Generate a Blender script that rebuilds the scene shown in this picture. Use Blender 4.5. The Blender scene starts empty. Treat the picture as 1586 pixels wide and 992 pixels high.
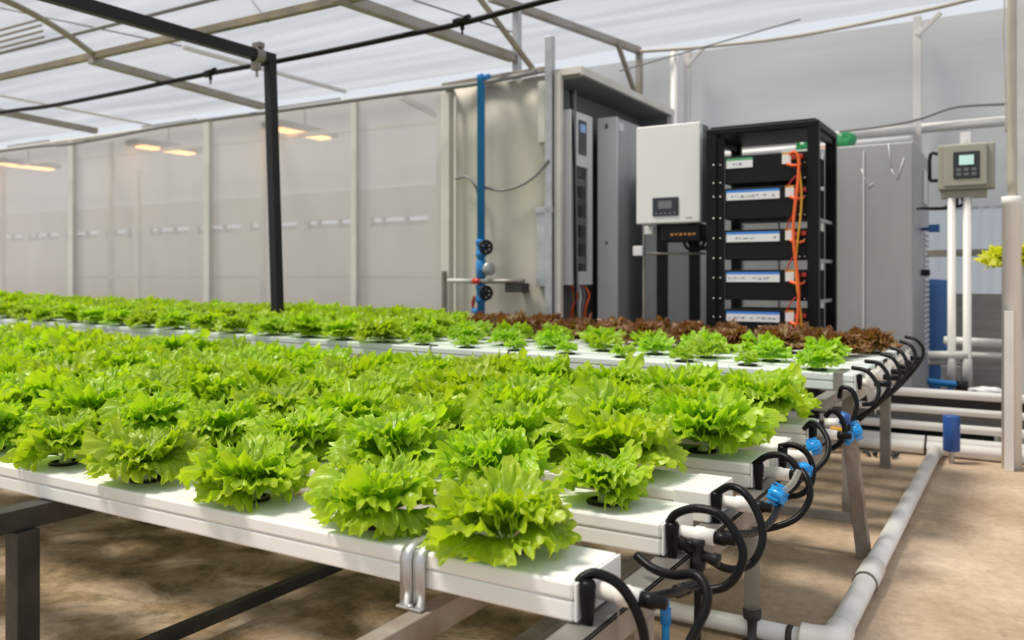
import bpy, bmesh, math, random
from math import sin, cos, pi, radians, sqrt, atan2
from mathutils import Vector, Matrix, noise

# ------------------------------------------------------------------ camera, light, exposure
S = bpy.context.scene
COL = S.collection
FPX, CX, HY, HC = 1322.0, 793.0, 430.0, 0.92      # focal length in pixels, horizon row, eye height
E1 = Vector((0.856, -0.516)).normalized()          # bench direction seen from the camera (right, depth)
E2 = Vector((-E1.y, E1.x))
cam = bpy.data.cameras.new('camera')
camo = bpy.data.objects.new('camera', cam)
COL.objects.link(camo)
camo.location = (0, 0, HC)
camo.rotation_euler = (radians(90), 0, atan2(E2.x, E2.y))
cam.sensor_width = 36
cam.lens = FPX / 1586 * 36
cam.shift_y = (HY - 496) / 1586
cam.clip_start = 0.05
cam.dof.use_dof = True
cam.dof.focus_distance = 2.0
cam.dof.aperture_fstop = 3.6
S.camera = camo

S.view_settings.view_transform = 'Standard'
S.view_settings.look = 'None'
S.view_settings.gamma = 1
S.view_settings.use_curve_mapping = False
S.view_settings.exposure = 0.14
S.cycles.use_denoising = True
S.cycles.max_bounces = 8
S.cycles.transparent_max_bounces = 12
S.cycles.caustics_reflective = False
S.cycles.caustics_refractive = False
S.cycles.sample_clamp_indirect = 6

W = bpy.data.worlds.new('overcast_sky')
S.world = W
W.use_nodes = True
bg = W.node_tree.nodes['Background']
bg.inputs[0].default_value = (0.88, 0.925, 1.0, 1)
bg.inputs[1].default_value = 0.78

sun = bpy.data.lights.new('sun', 'SUN')
sun.energy = 7.0
sun.angle = radians(14)
sun.color = (1.0, 0.93, 0.80)
suno = bpy.data.objects.new('sun', sun)
COL.objects.link(suno)
suno.rotation_euler = Vector((-0.46, -0.26, 1.0)).to_track_quat('Z', 'Y').to_euler()

# ------------------------------------------------------------------ helpers
def pix(px, py, x=None, y=None, z=None):
    """the point of the place seen at a pixel of the photograph, on a plane of known x, y or z"""
    X = (px - CX) / FPX
    r = Vector((X * E1.x + E1.y, X * E2.x + E2.y, (HY - py) / FPX))
    if y is not None: t = y / r.y
    elif x is not None: t = x / r.x
    else: t = (z - HC) / r.z
    return Vector((0, 0, HC)) + r * t

BASE = {}
def thing(name, label, cat, loc=(0, 0, 0), group=None):
    o = bpy.data.objects.new(name, None)
    COL.objects.link(o)
    o.location = loc
    o.empty_display_size = 0.05
    BASE[o.name] = Vector(loc)
    o['label'] = label; o['category'] = cat
    if group: o['group'] = group
    return o
def tag(o, label, cat, group=None):
    o['label'] = label; o['category'] = cat
    if group: o['group'] = group
    return o
def obj(name, bm, m, parent=None, label=None, smooth=None, normals=True):
    """link a bmesh in world coordinates as one mesh object"""
    if normals: bmesh.ops.recalc_face_normals(bm, faces=bm.faces[:])
    off = BASE[parent.name] if parent else Vector((0, 0, 0))
    if not parent:                      # a thing of one mesh gets its origin at its base
        lo = Vector((min(v.co.x for v in bm.verts), min(v.co.y for v in bm.verts), min(v.co.z for v in bm.verts)))
        hi = Vector((max(v.co.x for v in bm.verts), max(v.co.y for v in bm.verts), lo.z))
        off = (lo + hi) / 2
    bmesh.ops.translate(bm, verts=bm.verts[:], vec=-off)
    me = bpy.data.meshes.new(name)
    bm.to_mesh(me); bm.free()
    if smooth is not None:
        me.set_sharp_from_angle(angle=radians(smooth)) if smooth else None
    for k in (m if isinstance(m, (list, tuple)) else [m]): me.materials.append(k)
    o = bpy.data.objects.new(name, me)
    COL.objects.link(o)
    if parent: o.parent = parent
    else: o.location = off
    BASE[o.name] = Vector(off)
    if label: o['label'] = label
    return o
def struct(name, bm, m, parent=None, **k):
    o = obj(name, bm, m, parent, **k)
    if not parent: o['kind'] = 'structure'
    return o
def B(): return bmesh.new()
def merge(bm, t):
    me = bpy.data.meshes.new('t'); t.to_mesh(me); t.free()
    bm.from_mesh(me); bpy.data.meshes.remove(me)
    return bm
def box(bm, lo, hi, bev=0, mat=0, M=None):
    t = bmesh.new()
    bmesh.ops.create_cube(t, size=1)
    lo = Vector(lo); hi = Vector(hi)
    for v in t.verts:
        v.co = Vector([(lo[i] + hi[i]) / 2 + v.co[i] * (hi[i] - lo[i]) for i in range(3)])
    if bev: bmesh.ops.bevel(t, geom=t.edges[:], offset=bev, segments=2, profile=0.5, affect='EDGES')
    if M: bmesh.ops.transform(t, matrix=M, verts=t.verts[:])
    for f in t.faces: f.material_index = mat
    return merge(bm, t)
def bar(bm, p0, p1, w, h, bev=0.002, mat=0):
    """rectangular bar from p0 to p1, w wide and h high"""
    p0 = Vector(p0); p1 = Vector(p1); d = p1 - p0
    q = d.to_track_quat('X', 'Z') if abs(d.normalized().z) < 0.99 else Vector(d).to_track_quat('X', 'Y')
    M = Matrix.Translation(p0) @ q.to_matrix().to_4x4()
    return box(bm, (0, -w / 2, -h / 2), (d.length, w / 2, h / 2), bev, mat, M)
def smooth_path(pts, n=8):
    P = [Vector(p) for p in pts]
    if len(P) < 3: return P
    out = []
    for i in range(len(P) - 1):
        a = P[i - 1] if i else P[0] * 2 - P[1]
        b, c = P[i], P[i + 1]
        d = P[i + 2] if i + 2 < len(P) else P[-1] * 2 - P[-2]
        for k in range(n):
            t = k / n
            out.append(0.5 * ((2 * b) + (c - a) * t + (2 * a - 5 * b + 4 * c - d) * t * t + (3 * b - a - 3 * c + d) * t ** 3))
    out.append(P[-1])
    return out
def tube(bm, pts, r, seg=10, n=8, mat=0):
    """round tube swept along a smooth path; r may be a list of radii at the given points"""
    P = smooth_path(pts, n)
    if isinstance(r, (list, tuple)):
        m = len(r) - 1
        R = [r[min(int(i / (len(P) - 1) * m), m - 1)] + (r[min(int(i / (len(P) - 1) * m) + 1, m)] - r[min(int(i / (len(P) - 1) * m), m - 1)]) * ((i / (len(P) - 1) * m) - min(int(i / (len(P) - 1) * m), m - 1)) for i in range(len(P))]
    else: R = [r] * len(P)
    u = None; rings = []
    for i, p in enumerate(P):
        d = (P[min(i + 1, len(P) - 1)] - P[max(i - 1, 0)]).normalized()
        if u is None:
            u = d.orthogonal().normalized()
        u = (u - d * u.dot(d)).normalized()
        v = d.cross(u)
        rings.append([bm.verts.new(p + (u * cos(2 * pi * k / seg) + v * sin(2 * pi * k / seg)) * R[i]) for k in range(seg)])
    for a, b in zip(rings, rings[1:]):
        for k in range(seg):
            f = bm.faces.new((a[k], a[(k + 1) % seg], b[(k + 1) % seg], b[k])); f.smooth = True; f.material_index = mat
    for ring in (rings[0][::-1], rings[-1]):
        f = bm.faces.new(ring); f.material_index = mat
    return bm
def lathe(bm, prof, o, axis=(0, 0, 1), seg=20, mat=0):
    """profile [(radius, height)] turned about an axis through o"""
    o = Vector(o); M = Vector(axis).to_track_quat('Z', 'Y').to_matrix()
    rings = []
    for r, h in prof:
        rings.append([bm.verts.new(o + M @ Vector((r * cos(2 * pi * k / seg), r * sin(2 * pi * k / seg), h))) for k in range(seg)])
    for a, b in zip(rings, rings[1:]):
        for k in range(seg):
            f = bm.faces.new((a[k], a[(k + 1) % seg], b[(k + 1) % seg], b[k])); f.smooth = True; f.material_index = mat
    for ring in (rings[0][::-1], rings[-1]):
        if max((v.co - ring[0].co).length for v in ring) > 1e-5:
            f = bm.faces.new(ring); f.material_index = mat
    return bm
def sheet(bm, fn, nu, nv):
    g = [[bm.verts.new(fn(i / nu, j / nv)) for j in range(nv + 1)] for i in range(nu + 1)]
    for i in range(nu):
        for j in range(nv):
            f = bm.faces.new((g[i][j], g[i + 1][j], g[i + 1][j + 1], g[i][j + 1])); f.smooth = True
    return bm
ORD = ['', 'first', 'second', 'third', 'fourth', 'fifth', 'sixth', 'seventh', 'eighth', 'ninth', 'tenth', 'eleventh',
       'twelfth', 'thirteenth', 'fourteenth', 'fifteenth', 'sixteenth', 'seventeenth', 'eighteenth', 'nineteenth']
def ordinal(n):
    if n < 20: return ORD[n]
    t = {2: 'twent', 3: 'thirt'}[n // 10]
    return t + 'ieth' if n % 10 == 0 else t + 'y-' + ORD[n % 10]

# ------------------------------------------------------------------ materials
def mat(name, col, rough=0.5, metal=0.0, var=0.0, scale=8.0, bump=0.0, bscale=60.0, col2=None, spec=0.5, stretch=None):
    m = bpy.data.materials.new(name); m.use_nodes = True
    N = m.node_tree.nodes; L = m.node_tree.links
    p = N['Principled BSDF']
    p.inputs['Roughness'].default_value = rough
    p.inputs['Metallic'].default_value = metal
    p.inputs['Specular IOR Level'].default_value = spec
    p.inputs['Base Color'].default_value = (*col, 1)
    tc = N.new('ShaderNodeTexCoord')
    src = tc.outputs['Object']
    if stretch:
        mp = N.new('ShaderNodeMapping'); mp.inputs['Scale'].default_value = stretch
        L.new(src, mp.inputs[0]); src = mp.outputs[0]
    if var or col2:
        nz = N.new('ShaderNodeTexNoise'); nz.inputs['Scale'].default_value = scale; nz.inputs['Detail'].default_value = 6
        L.new(src, nz.inputs['Vector'])
        rp = N.new('ShaderNodeValToRGB')
        rp.color_ramp.elements[0].position = 0.35; rp.color_ramp.elements[1].position = 0.7
        c2 = col2 or tuple(c * (1 - var) for c in col)
        rp.color_ramp.elements[0].color = (*c2, 1); rp.color_ramp.elements[1].color = (*col, 1)
        L.new(nz.outputs[0], rp.inputs[0]); L.new(rp.outputs[0], p.inputs['Base Color'])
    if bump:
        nb = N.new('ShaderNodeTexNoise'); nb.inputs['Scale'].default_value = bscale; nb.inputs['Detail'].default_value = 4
        L.new(src, nb.inputs['Vector'])
        bp = N.new('ShaderNodeBump'); bp.inputs['Strength'].default_value = bump; bp.inputs['Distance'].default_value = 0.01
        L.new(nb.outputs[0], bp.inputs['Height']); L.new(bp.outputs[0], p.inputs['Normal'])
    return m
def film(name, col, clear, trans, rough=0.6, var=0.08, scale=(1, 1, 1), bump=0.3, clearcol=(1, 1, 1)):
    """plastic film: part clear, part diffusing in transmission, part reflecting"""
    m = bpy.data.materials.new(name); m.use_nodes = True
    N = m.node_tree.nodes; L = m.node_tree.links
    N.remove(N['Principled BSDF'])
    out = N['Material Output']
    tc = N.new('ShaderNodeTexCoord'); mp = N.new('ShaderNodeMapping'); mp.inputs['Scale'].default_value = scale
    nz = N.new('ShaderNodeTexNoise'); nz.inputs['Scale'].default_value = 1.0; nz.inputs['Detail'].default_value = 5
    L.new(tc.outputs['Object'], mp.inputs[0]); L.new(mp.outputs[0], nz.inputs['Vector'])
    rp = N.new('ShaderNodeValToRGB')
    rp.color_ramp.elements[0].position = 0.3; rp.color_ramp.elements[1].position = 0.7
    rp.color_ramp.elements[0].color = (*[c * (1 - var) for c in col], 1); rp.color_ramp.elements[1].color = (*col, 1)
    L.new(nz.outputs[0], rp.inputs[0])
    bp = N.new('ShaderNodeBump'); bp.inputs['Strength'].default_value = bump; bp.inputs['Distance'].default_value = 0.05
    L.new(nz.outputs[0], bp.inputs['Height'])
    tl = N.new('ShaderNodeBsdfTranslucent'); df = N.new('ShaderNodeBsdfDiffuse'); tr = N.new('ShaderNodeBsdfTransparent')
    gl = N.new('ShaderNodeBsdfGlossy'); gl.inputs['Roughness'].default_value = rough * 0.6
    tr.inputs[0].default_value = (*clearcol, 1)
    for s in (tl, df):
        L.new(rp.outputs[0], s.inputs[0]); L.new(bp.outputs[0], s.inputs['Normal'])
    L.new(bp.outputs[0], gl.inputs['Normal'])
    m1 = N.new('ShaderNodeMixShader'); m1.inputs[0].default_value = trans
    L.new(df.outputs[0], m1.inputs[1]); L.new(tl.outputs[0], m1.inputs[2])
    m2 = N.new('ShaderNodeMixShader'); m2.inputs[0].default_value = 0.04
    L.new(m1.outputs[0], m2.inputs[1]); L.new(gl.outputs[0], m2.inputs[2])
    m3 = N.new('ShaderNodeMixShader'); m3.inputs[0].default_value = clear
    L.new(m2.outputs[0], m3.inputs[1]); L.new(tr.outputs[0], m3.inputs[2])
    L.new(m3.outputs[0], out.inputs[0])
    return m
def leaf_mat(name, deep, mid, edge, vein, transmit=0.4, rough=0.38):
    m = bpy.data.materials.new(name); m.use_nodes = True
    N = m.node_tree.nodes; L = m.node_tree.links
    p = N['Principled BSDF']; out = N['Material Output']
    uv = N.new('ShaderNodeUVMap'); uv.uv_map = 'leaf'
    sp = N.new('ShaderNodeSeparateXYZ'); L.new(uv.outputs[0], sp.inputs[0])
    rnd = N.new('ShaderNodeUVMap'); rnd.uv_map = 'rand'
    sr = N.new('ShaderNodeSeparateXYZ'); L.new(rnd.outputs[0], sr.inputs[0])
    oi = N.new('ShaderNodeObjectInfo')
    tc = N.new('ShaderNodeTexCoord')
    nz = N.new('ShaderNodeTexNoise'); nz.inputs['Scale'].default_value = 28; nz.inputs['Detail'].default_value = 5
    L.new(tc.outputs['Object'], nz.inputs['Vector'])
    def mth(op, a, b=None, c=None):
        n = N.new('ShaderNodeMath'); n.operation = op
        for i, v in enumerate((a, b, c)):
            if v is None: continue
            if isinstance(v, (int, float)): n.inputs[i].default_value = v
            else: L.new(v, n.inputs[i])
        return n.outputs[0]
    def mixc(f, a, b):
        n = N.new('ShaderNodeMix'); n.data_type = 'RGBA'
        if isinstance(f, (int, float)): n.inputs[0].default_value = f
        else: L.new(f, n.inputs[0])
        for i, v in ((6, a), (7, b)):
            if isinstance(v, tuple): n.inputs[i].default_value = (*v, 1)
            else: L.new(v, n.inputs[i])
        return n.outputs[2]
    wob = mth('MULTIPLY_ADD', nz.outputs[0], 0.12, -0.06)
    a = mth('ADD', sp.outputs[0], wob)
    # ribs fanning out from the base, a thick one in the middle
    tri = mth('ABSOLUTE', mth('SUBTRACT', mth('FRACT', mth('MULTIPLY_ADD', a, 3.5, 0.5)), 0.5))
    rib = mth('SUBTRACT', 1.0, mth('SMOOTH_MIN', mth('MULTIPLY', tri, mth('MULTIPLY_ADD', sp.outputs[1], 9.0, 5.0)), 1.0, 0.1))
    rib = mth('MAXIMUM', rib, 0.0)
    tri2 = mth('ABSOLUTE', mth('SUBTRACT', mth('FRACT', mth('MULTIPLY_ADD', a, 11.0, mth('MULTIPLY', sp.outputs[1], 3.0))), 0.5))
    fine = mth('MAXIMUM', mth('SUBTRACT', 1.0, mth('MULTIPLY', tri2, 9.0)), 0.0)
    ribs = mth('MAXIMUM', rib, mth('MULTIPLY', fine, 0.45))
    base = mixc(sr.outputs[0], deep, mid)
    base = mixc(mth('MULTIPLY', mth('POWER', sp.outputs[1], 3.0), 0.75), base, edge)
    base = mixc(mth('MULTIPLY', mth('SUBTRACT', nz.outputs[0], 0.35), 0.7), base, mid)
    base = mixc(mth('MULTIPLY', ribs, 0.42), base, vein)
    hs = N.new('ShaderNodeHueSaturation')
    L.new(mth('MULTIPLY_ADD', oi.outputs['Random'], 0.016, 0.492), hs.inputs['Hue'])
    L.new(mth('MULTIPLY_ADD', oi.outputs['Random'], 0.16, 0.94), hs.inputs['Value'])
    L.new(base, hs.inputs['Color'])
    bp = N.new('ShaderNodeBump'); bp.inputs['Strength'].default_value = 0.5; bp.inputs['Distance'].default_value = 0.003
    L.new(mth('MULTIPLY_ADD', ribs, -0.6, nz.outputs[0]), bp.inputs['Height'])
    L.new(hs.outputs[0], p.inputs['Base Color']); L.new(bp.outputs[0], p.inputs['Normal'])
    p.inputs['Roughness'].default_value = rough
    p.inputs['Specular IOR Level'].default_value = 0.45
    tl = N.new('ShaderNodeBsdfTranslucent')
    tint = N.new('ShaderNodeMix'); tint.data_type = 'RGBA'; tint.blend_type = 'MULTIPLY'; tint.inputs[0].default_value = 1
    L.new(hs.outputs[0], tint.inputs[6]); tint.inputs[7].default_value = (1.45, 1.55, 0.35, 1)
    L.new(tint.outputs[2], tl.inputs[0])
    mx = N.new('ShaderNodeMixShader'); mx.inputs[0].default_value = transmit
    L.new(p.outputs[0], mx.inputs[1]); L.new(tl.outputs[0], mx.inputs[2]); L.new(mx.outputs[0], out.inputs[0])
    return m
def glow(name, col, strength, base=(0.1, 0.05, 0.02)):
    m = mat(name, base, 0.4)
    p = m.node_tree.nodes['Principled BSDF']
    p.inputs['Emission Color'].default_value = (*col, 1); p.inputs['Emission Strength'].default_value = strength
    return m

M = dict(
    channel=mat('channel_plastic', (0.86, 0.855, 0.835), 0.32, var=0.05, scale=5),
    channel_mint=mat('channel_plastic_mint', (0.78, 0.85, 0.83), 0.32, var=0.05, scale=5),
    pvc=mat('white_pvc', (0.84, 0.82, 0.79), 0.35, var=0.05, scale=6),
    pvc_old=mat('aged_white_pvc', (0.70, 0.68, 0.65), 0.45, var=0.25, scale=4),
    stub=mat('outlet_plastic', (0.84, 0.81, 0.77), 0.4, var=0.12, scale=20),
    rubber=mat('black_rubber', (0.006, 0.006, 0.0065), 0.36, spec=0.16, bump=0.1, bscale=80),
    blackplastic=mat('black_plastic', (0.016, 0.016, 0.017), 0.5, spec=0.22),
    pot=mat('black_net_pot', (0.010, 0.010, 0.010), 0.45, spec=0.25),
    medium=mat('growing_sponge', (0.05, 0.045, 0.02), 0.9, var=0.5, scale=60, bump=0.6),
    steel=mat('weathered_steel', (0.36, 0.335, 0.31), 0.5, 0.55, var=0.45, scale=7, bump=0.15, bscale=40),
    darksteel=mat('dark_steel', (0.075, 0.068, 0.062), 0.5, 0.4, var=0.5, scale=6, bump=0.2, bscale=30),
    rusty=mat('rust_spotted_steel', (0.34, 0.30, 0.265), 0.55, 0.3, col2=(0.19, 0.135, 0.09), scale=9, bump=0.2, bscale=50),
    galv=mat('galvanised_steel', (0.55, 0.56, 0.57), 0.38, 0.75, var=0.2, scale=14),
    roofsteel=mat('roof_tube_steel', (0.40, 0.39, 0.37), 0.5, 0.3, col2=(0.30, 0.25, 0.19), scale=3, bump=0.1),
    tansteel=mat('tan_roof_tube', (0.36, 0.30, 0.20), 0.55, 0.25, col2=(0.22, 0.19, 0.15), scale=5),
    palesteel=mat('pale_painted_post', (0.74, 0.72, 0.70), 0.5, var=0.12, scale=5),
    anthracite=mat('anthracite_paint', (0.022, 0.022, 0.024), 0.45, spec=0.25, var=0.2, scale=6),
    blue=mat('blue_pvc', (0.018, 0.23, 0.62), 0.35, var=0.1, scale=10),
    bluecap=mat('blue_fitting', (0.02, 0.33, 0.80), 0.3, var=0.1, scale=20),
    navy=mat('navy_blue_plastic', (0.022, 0.095, 0.36), 0.4, var=0.15, scale=12),
    red=mat('red_plastic', (0.55, 0.03, 0.02), 0.4),
    orange=mat('orange_cable', (0.85, 0.13, 0.02), 0.4),
    yellowcable=mat('yellow_cable', (0.85, 0.42, 0.03), 0.4),
    redcable=mat('red_cable', (0.5, 0.035, 0.02), 0.4),
    beige=mat('beige_panel', (0.60, 0.555, 0.48), 0.5, var=0.14, scale=1.5, stretch=(3, 3, 0.4)),
    cream=mat('cream_edge', (0.76, 0.73, 0.67), 0.5, var=0.12, scale=4),
    shade=mat('grey_interior_panel', (0.20, 0.205, 0.21), 0.6, var=0.2, scale=3),
    greypanel=mat('grey_sheet_cabinet', (0.44, 0.45, 0.46), 0.45, 0.1, var=0.12, scale=2, stretch=(3, 3, 0.5)),
    whitecase=mat('white_powder_coat', (0.81, 0.81, 0.81), 0.38, var=0.03, scale=3),
    silvercase=mat('silver_grey_cabinet', (0.84, 0.85, 0.87), 0.35, 0.0, var=0.05, scale=3),
    darkcase=mat('dark_grey_metal', (0.12, 0.125, 0.13), 0.4, 0.4, var=0.2, scale=3),
    rack=mat('black_rack_steel', (0.007, 0.007, 0.008), 0.42, spec=0.18, var=0.2, scale=8),
    module=mat('black_battery_case', (0.009, 0.009, 0.010), 0.5, spec=0.18),
    label=mat('white_label', (0.78, 0.78, 0.80), 0.5),
    labelblue=mat('blue_label_edge', (0.05, 0.25, 0.75), 0.5),
    labelgreen=mat('green_label_edge', (0.10, 0.35, 0.16), 0.5),
    ink=mat('grey_print', (0.30, 0.31, 0.36), 0.6),
    warn=mat('orange_sticker', (0.80, 0.34, 0.05), 0.5),
    screw=mat('bright_screw', (0.75, 0.70, 0.62), 0.3, 0.8),
    screen=mat('dark_glass_screen', (0.02, 0.022, 0.026), 0.12),
    screengrey=mat('grey_display', (0.16, 0.17, 0.18), 0.2),
    lcd=glow('lit_lcd', (0.55, 0.85, 0.80), 0.45, (0.35, 0.5, 0.45)),
    amber=glow('amber_indicator', (1.0, 0.42, 0.08), 0.25),
    bluelit=glow('blue_lit_screen', (0.25, 0.55, 1.0), 0.35),
    ctrl=mat('khaki_grey_enclosure', (0.40, 0.385, 0.32), 0.45, var=0.05, scale=4),
    wallpipe=mat('white_wall_pipe', (0.78, 0.77, 0.75), 0.4, var=0.08, scale=4),
    greywire=mat('grey_cable', (0.22, 0.22, 0.23), 0.5),
    tancable=mat('beige_conduit', (0.50, 0.46, 0.38), 0.5, var=0.15, scale=6),
    greenbag=mat('green_plastic', (0.02, 0.30, 0.10), 0.35, var=0.3, scale=12),
    orangebag=mat('orange_plastic', (0.75, 0.22, 0.06), 0.4, var=0.3, scale=12),
    plank=mat('dark_brown_board', (0.055, 0.042, 0.036), 0.7, var=0.3, scale=6, stretch=(0.6, 8, 8)),
    greyboard=mat('grey_board', (0.24, 0.23, 0.22), 0.7, var=0.25, scale=6, stretch=(0.6, 8, 8)),
    lamp=mat('grey_lamp_housing', (0.42, 0.42, 0.42), 0.45, 0.3, var=0.1, scale=6),
    heat=glow('glowing_heat_tube', (1.0, 0.50, 0.20), 4.0, (0.6, 0.3, 0.1)),
    farpanel=mat('grey_lower_cladding', (0.62, 0.60, 0.60), 0.6, var=0.08, scale=2),
    tank=mat('blue_tank', (0.03, 0.14, 0.42), 0.4, var=0.2, scale=4),
    soil=mat('outside_ground', (0.16, 0.17, 0.12), 0.9, var=0.5, scale=2, bump=0.3, bscale=10),
    litter=mat('dark_litter', (0.025, 0.03, 0.035), 0.7, var=0.4, scale=30),
    stem=mat('pale_stem', (0.45, 0.55, 0.22), 0.5),
)
M['roof'] = film('roof_film', (0.31, 0.32, 0.345), 0.50, 0.80, scale=(0.28, 4.0, 2.0), var=0.55, bump=1.0)  # streaks in the colour stand in for light and shade on the folds
M['curtain'] = film('wall_film', (0.86, 0.83, 0.83), 0.34, 0.45, scale=(3.0, 1.0, 0.5), var=0.06, bump=0.3, clearcol=(0.95, 0.93, 0.93))
M['backfilm'] = film('grey_wall_film', (0.62, 0.63, 0.64), 0.06, 0.30, scale=(0.35, 1, 2.6), var=0.10, bump=0.3)
M['whitefilm'] = film('white_wall_film', (0.80, 0.79, 0.79), 0.05, 0.5, scale=(1.5, 1, 0.6), var=0.08, bump=0.3)
M['corrugated'] = film('clear_corrugated_sheet', (0.50, 0.54, 0.60), 0.30, 0.35, scale=(3, 1, 0.5), var=0.2, bump=0.2)
M['cleartube'] = film('milky_clear_plastic', (0.62, 0.60, 0.56), 0.55, 0.5, scale=(8, 8, 8), var=0.2, bump=0.2)
M['whitesheet'] = film('thin_white_sheet', (0.82, 0.81, 0.79), 0.08, 0.45, scale=(6, 6, 3), var=0.15, bump=0.5)
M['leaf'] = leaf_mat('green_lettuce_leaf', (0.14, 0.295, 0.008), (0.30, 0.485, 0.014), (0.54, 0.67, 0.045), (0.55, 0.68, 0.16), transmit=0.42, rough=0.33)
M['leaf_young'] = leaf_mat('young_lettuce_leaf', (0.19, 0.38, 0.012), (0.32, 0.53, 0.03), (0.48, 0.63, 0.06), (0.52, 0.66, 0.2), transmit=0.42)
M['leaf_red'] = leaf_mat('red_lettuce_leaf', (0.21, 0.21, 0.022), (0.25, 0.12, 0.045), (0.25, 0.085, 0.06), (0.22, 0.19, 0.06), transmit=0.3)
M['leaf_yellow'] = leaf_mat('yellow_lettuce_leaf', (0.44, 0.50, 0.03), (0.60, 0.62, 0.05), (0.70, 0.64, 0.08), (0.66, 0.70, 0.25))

def floor_mat():
    m = mat('stained_concrete', (0.4, 0.3, 0.2), 0.8)
    N = m.node_tree.nodes; L = m.node_tree.links
    p = N['Principled BSDF']
    tc = N.new('ShaderNodeNewGeometry')
    def nz(s, d=8, rough=0.6, dist=0.0):
        n = N.new('ShaderNodeTexNoise'); n.inputs['Scale'].default_value = s; n.inputs['Detail'].default_value = d
        n.inputs['Roughness'].default_value = rough; n.inputs['Distortion'].default_value = dist
        L.new(tc.outputs['Position'], n.inputs['Vector']); return n.outputs[0]
    def ramp(src, stops):
        r = N.new('ShaderNodeValToRGB'); L.new(src, r.inputs[0])
        e = r.color_ramp.elements
        while len(e) < len(stops): e.new(0.5)
        for k, (pos, c) in zip(e, stops): k.position = pos; k.color = (*c, 1)
        return r.outputs[0]
    def mix(f, a, b, mode='MIX'):
        n = N.new('ShaderNodeMix'); n.data_type = 'RGBA'; n.blend_type = mode
        L.new(f, n.inputs[0]) if not isinstance(f, float) else setattr(n.inputs[0], 'default_value', f)
        L.new(a, n.inputs[6]); L.new(b, n.inputs[7]); return n.outputs[2]
    base = ramp(nz(2.2, 8, 0.62), [(0.30, (0.37, 0.265, 0.175)), (0.52, (0.51, 0.39, 0.28)), (0.72, (0.62, 0.50, 0.38))])
    fine = ramp(nz(30, 6, 0.7), [(0.3, (0.72, 0.70, 0.68)), (0.65, (1.06, 1.05, 1.04))])
    c = mix(0.85, base, fine, 'MULTIPLY')
    # damp, mossy stains under the benches, spread wider to paint in some shade
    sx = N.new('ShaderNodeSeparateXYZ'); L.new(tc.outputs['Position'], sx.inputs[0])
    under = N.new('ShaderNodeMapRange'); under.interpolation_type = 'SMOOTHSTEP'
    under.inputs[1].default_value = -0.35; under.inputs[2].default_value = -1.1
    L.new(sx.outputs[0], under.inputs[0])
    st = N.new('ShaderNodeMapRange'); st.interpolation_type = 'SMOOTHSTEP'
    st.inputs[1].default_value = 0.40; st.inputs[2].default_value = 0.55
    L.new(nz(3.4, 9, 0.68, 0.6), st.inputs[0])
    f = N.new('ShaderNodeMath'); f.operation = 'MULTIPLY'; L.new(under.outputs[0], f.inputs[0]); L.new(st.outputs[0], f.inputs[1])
    moss_shade = ramp(nz(9, 9, 0.75), [(0.36, (0.10, 0.078, 0.034)), (0.50, (0.24, 0.165, 0.085)), (0.64, (0.40, 0.28, 0.17))])
    c = mix(f.outputs[0], c, moss_shade)
    # small dark grime specks
    g = N.new('ShaderNodeMapRange'); g.interpolation_type = 'SMOOTHSTEP'; g.inputs[1].default_value = 0.60; g.inputs[2].default_value = 0.74
    g.inputs[4].default_value = 0.6
    L.new(nz(9, 10, 0.75, 1.0), g.inputs[0])
    dark = ramp(nz(3), [(0.0, (0.13, 0.09, 0.06)), (1.0, (0.13, 0.09, 0.06))])
    c = mix(g.outputs[0], c, dark)
    L.new(c, p.inputs['Base Color'])
    bp = N.new('ShaderNodeBump'); bp.inputs['Strength'].default_value = 0.35; bp.inputs['Distance'].default_value = 0.01
    L.new(nz(38, 8, 0.7), bp.inputs['Height']); L.new(bp.outputs[0], p.inputs['Normal'])
    return m
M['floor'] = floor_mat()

# ------------------------------------------------------------------ the setting
rng = random.Random(7)
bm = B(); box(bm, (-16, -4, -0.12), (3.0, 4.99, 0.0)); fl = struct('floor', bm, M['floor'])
bm = B(); box(bm, (-30, 4.99, -0.14), (12, 14, -0.02)); struct('ground', bm, M['soil'])
def roof_fn(u, v):
    x = -16 + 19 * u; y = -3.2 + 10.5 * v
    z = 2.95 + (1.25 * sin(pi * (3.4 - y) / 7.2) if y < 3.4 else 0.02 * (y - 3.4))
    z += 0.03 * noise.noise((x * 0.6, y * 2.2, 0)) + 0.012 * noise.noise((x * 1.6, y * 6.0, 3))
    return Vector((x, y, z))
bm = B(); sheet(bm, roof_fn, 90, 90); struct('ceiling', bm, M['roof'], normals=False)
# film wall behind the rear bench, up to the sheltered cabinet
def lw(u, v):
    x = -16 + 12.55 * u; z = 0.0 + 2.25 * v
    return Vector((x, 4.93 + 0.008 * noise.noise((x * 2.0, z * 0.7, 1)) * (1 - v * 0.5), z))
bm = B(); sheet(bm, lw, 120, 16); struct('wall_left', bm, M['curtain'], normals=False)
bm = B(); tube(bm, [(-16, 4.90, 2.262), (-9, 4.90, 2.258), (-3.45, 4.90, 2.262)], 0.016, 8); struct('trim_1', bm, M['cream'])
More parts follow.
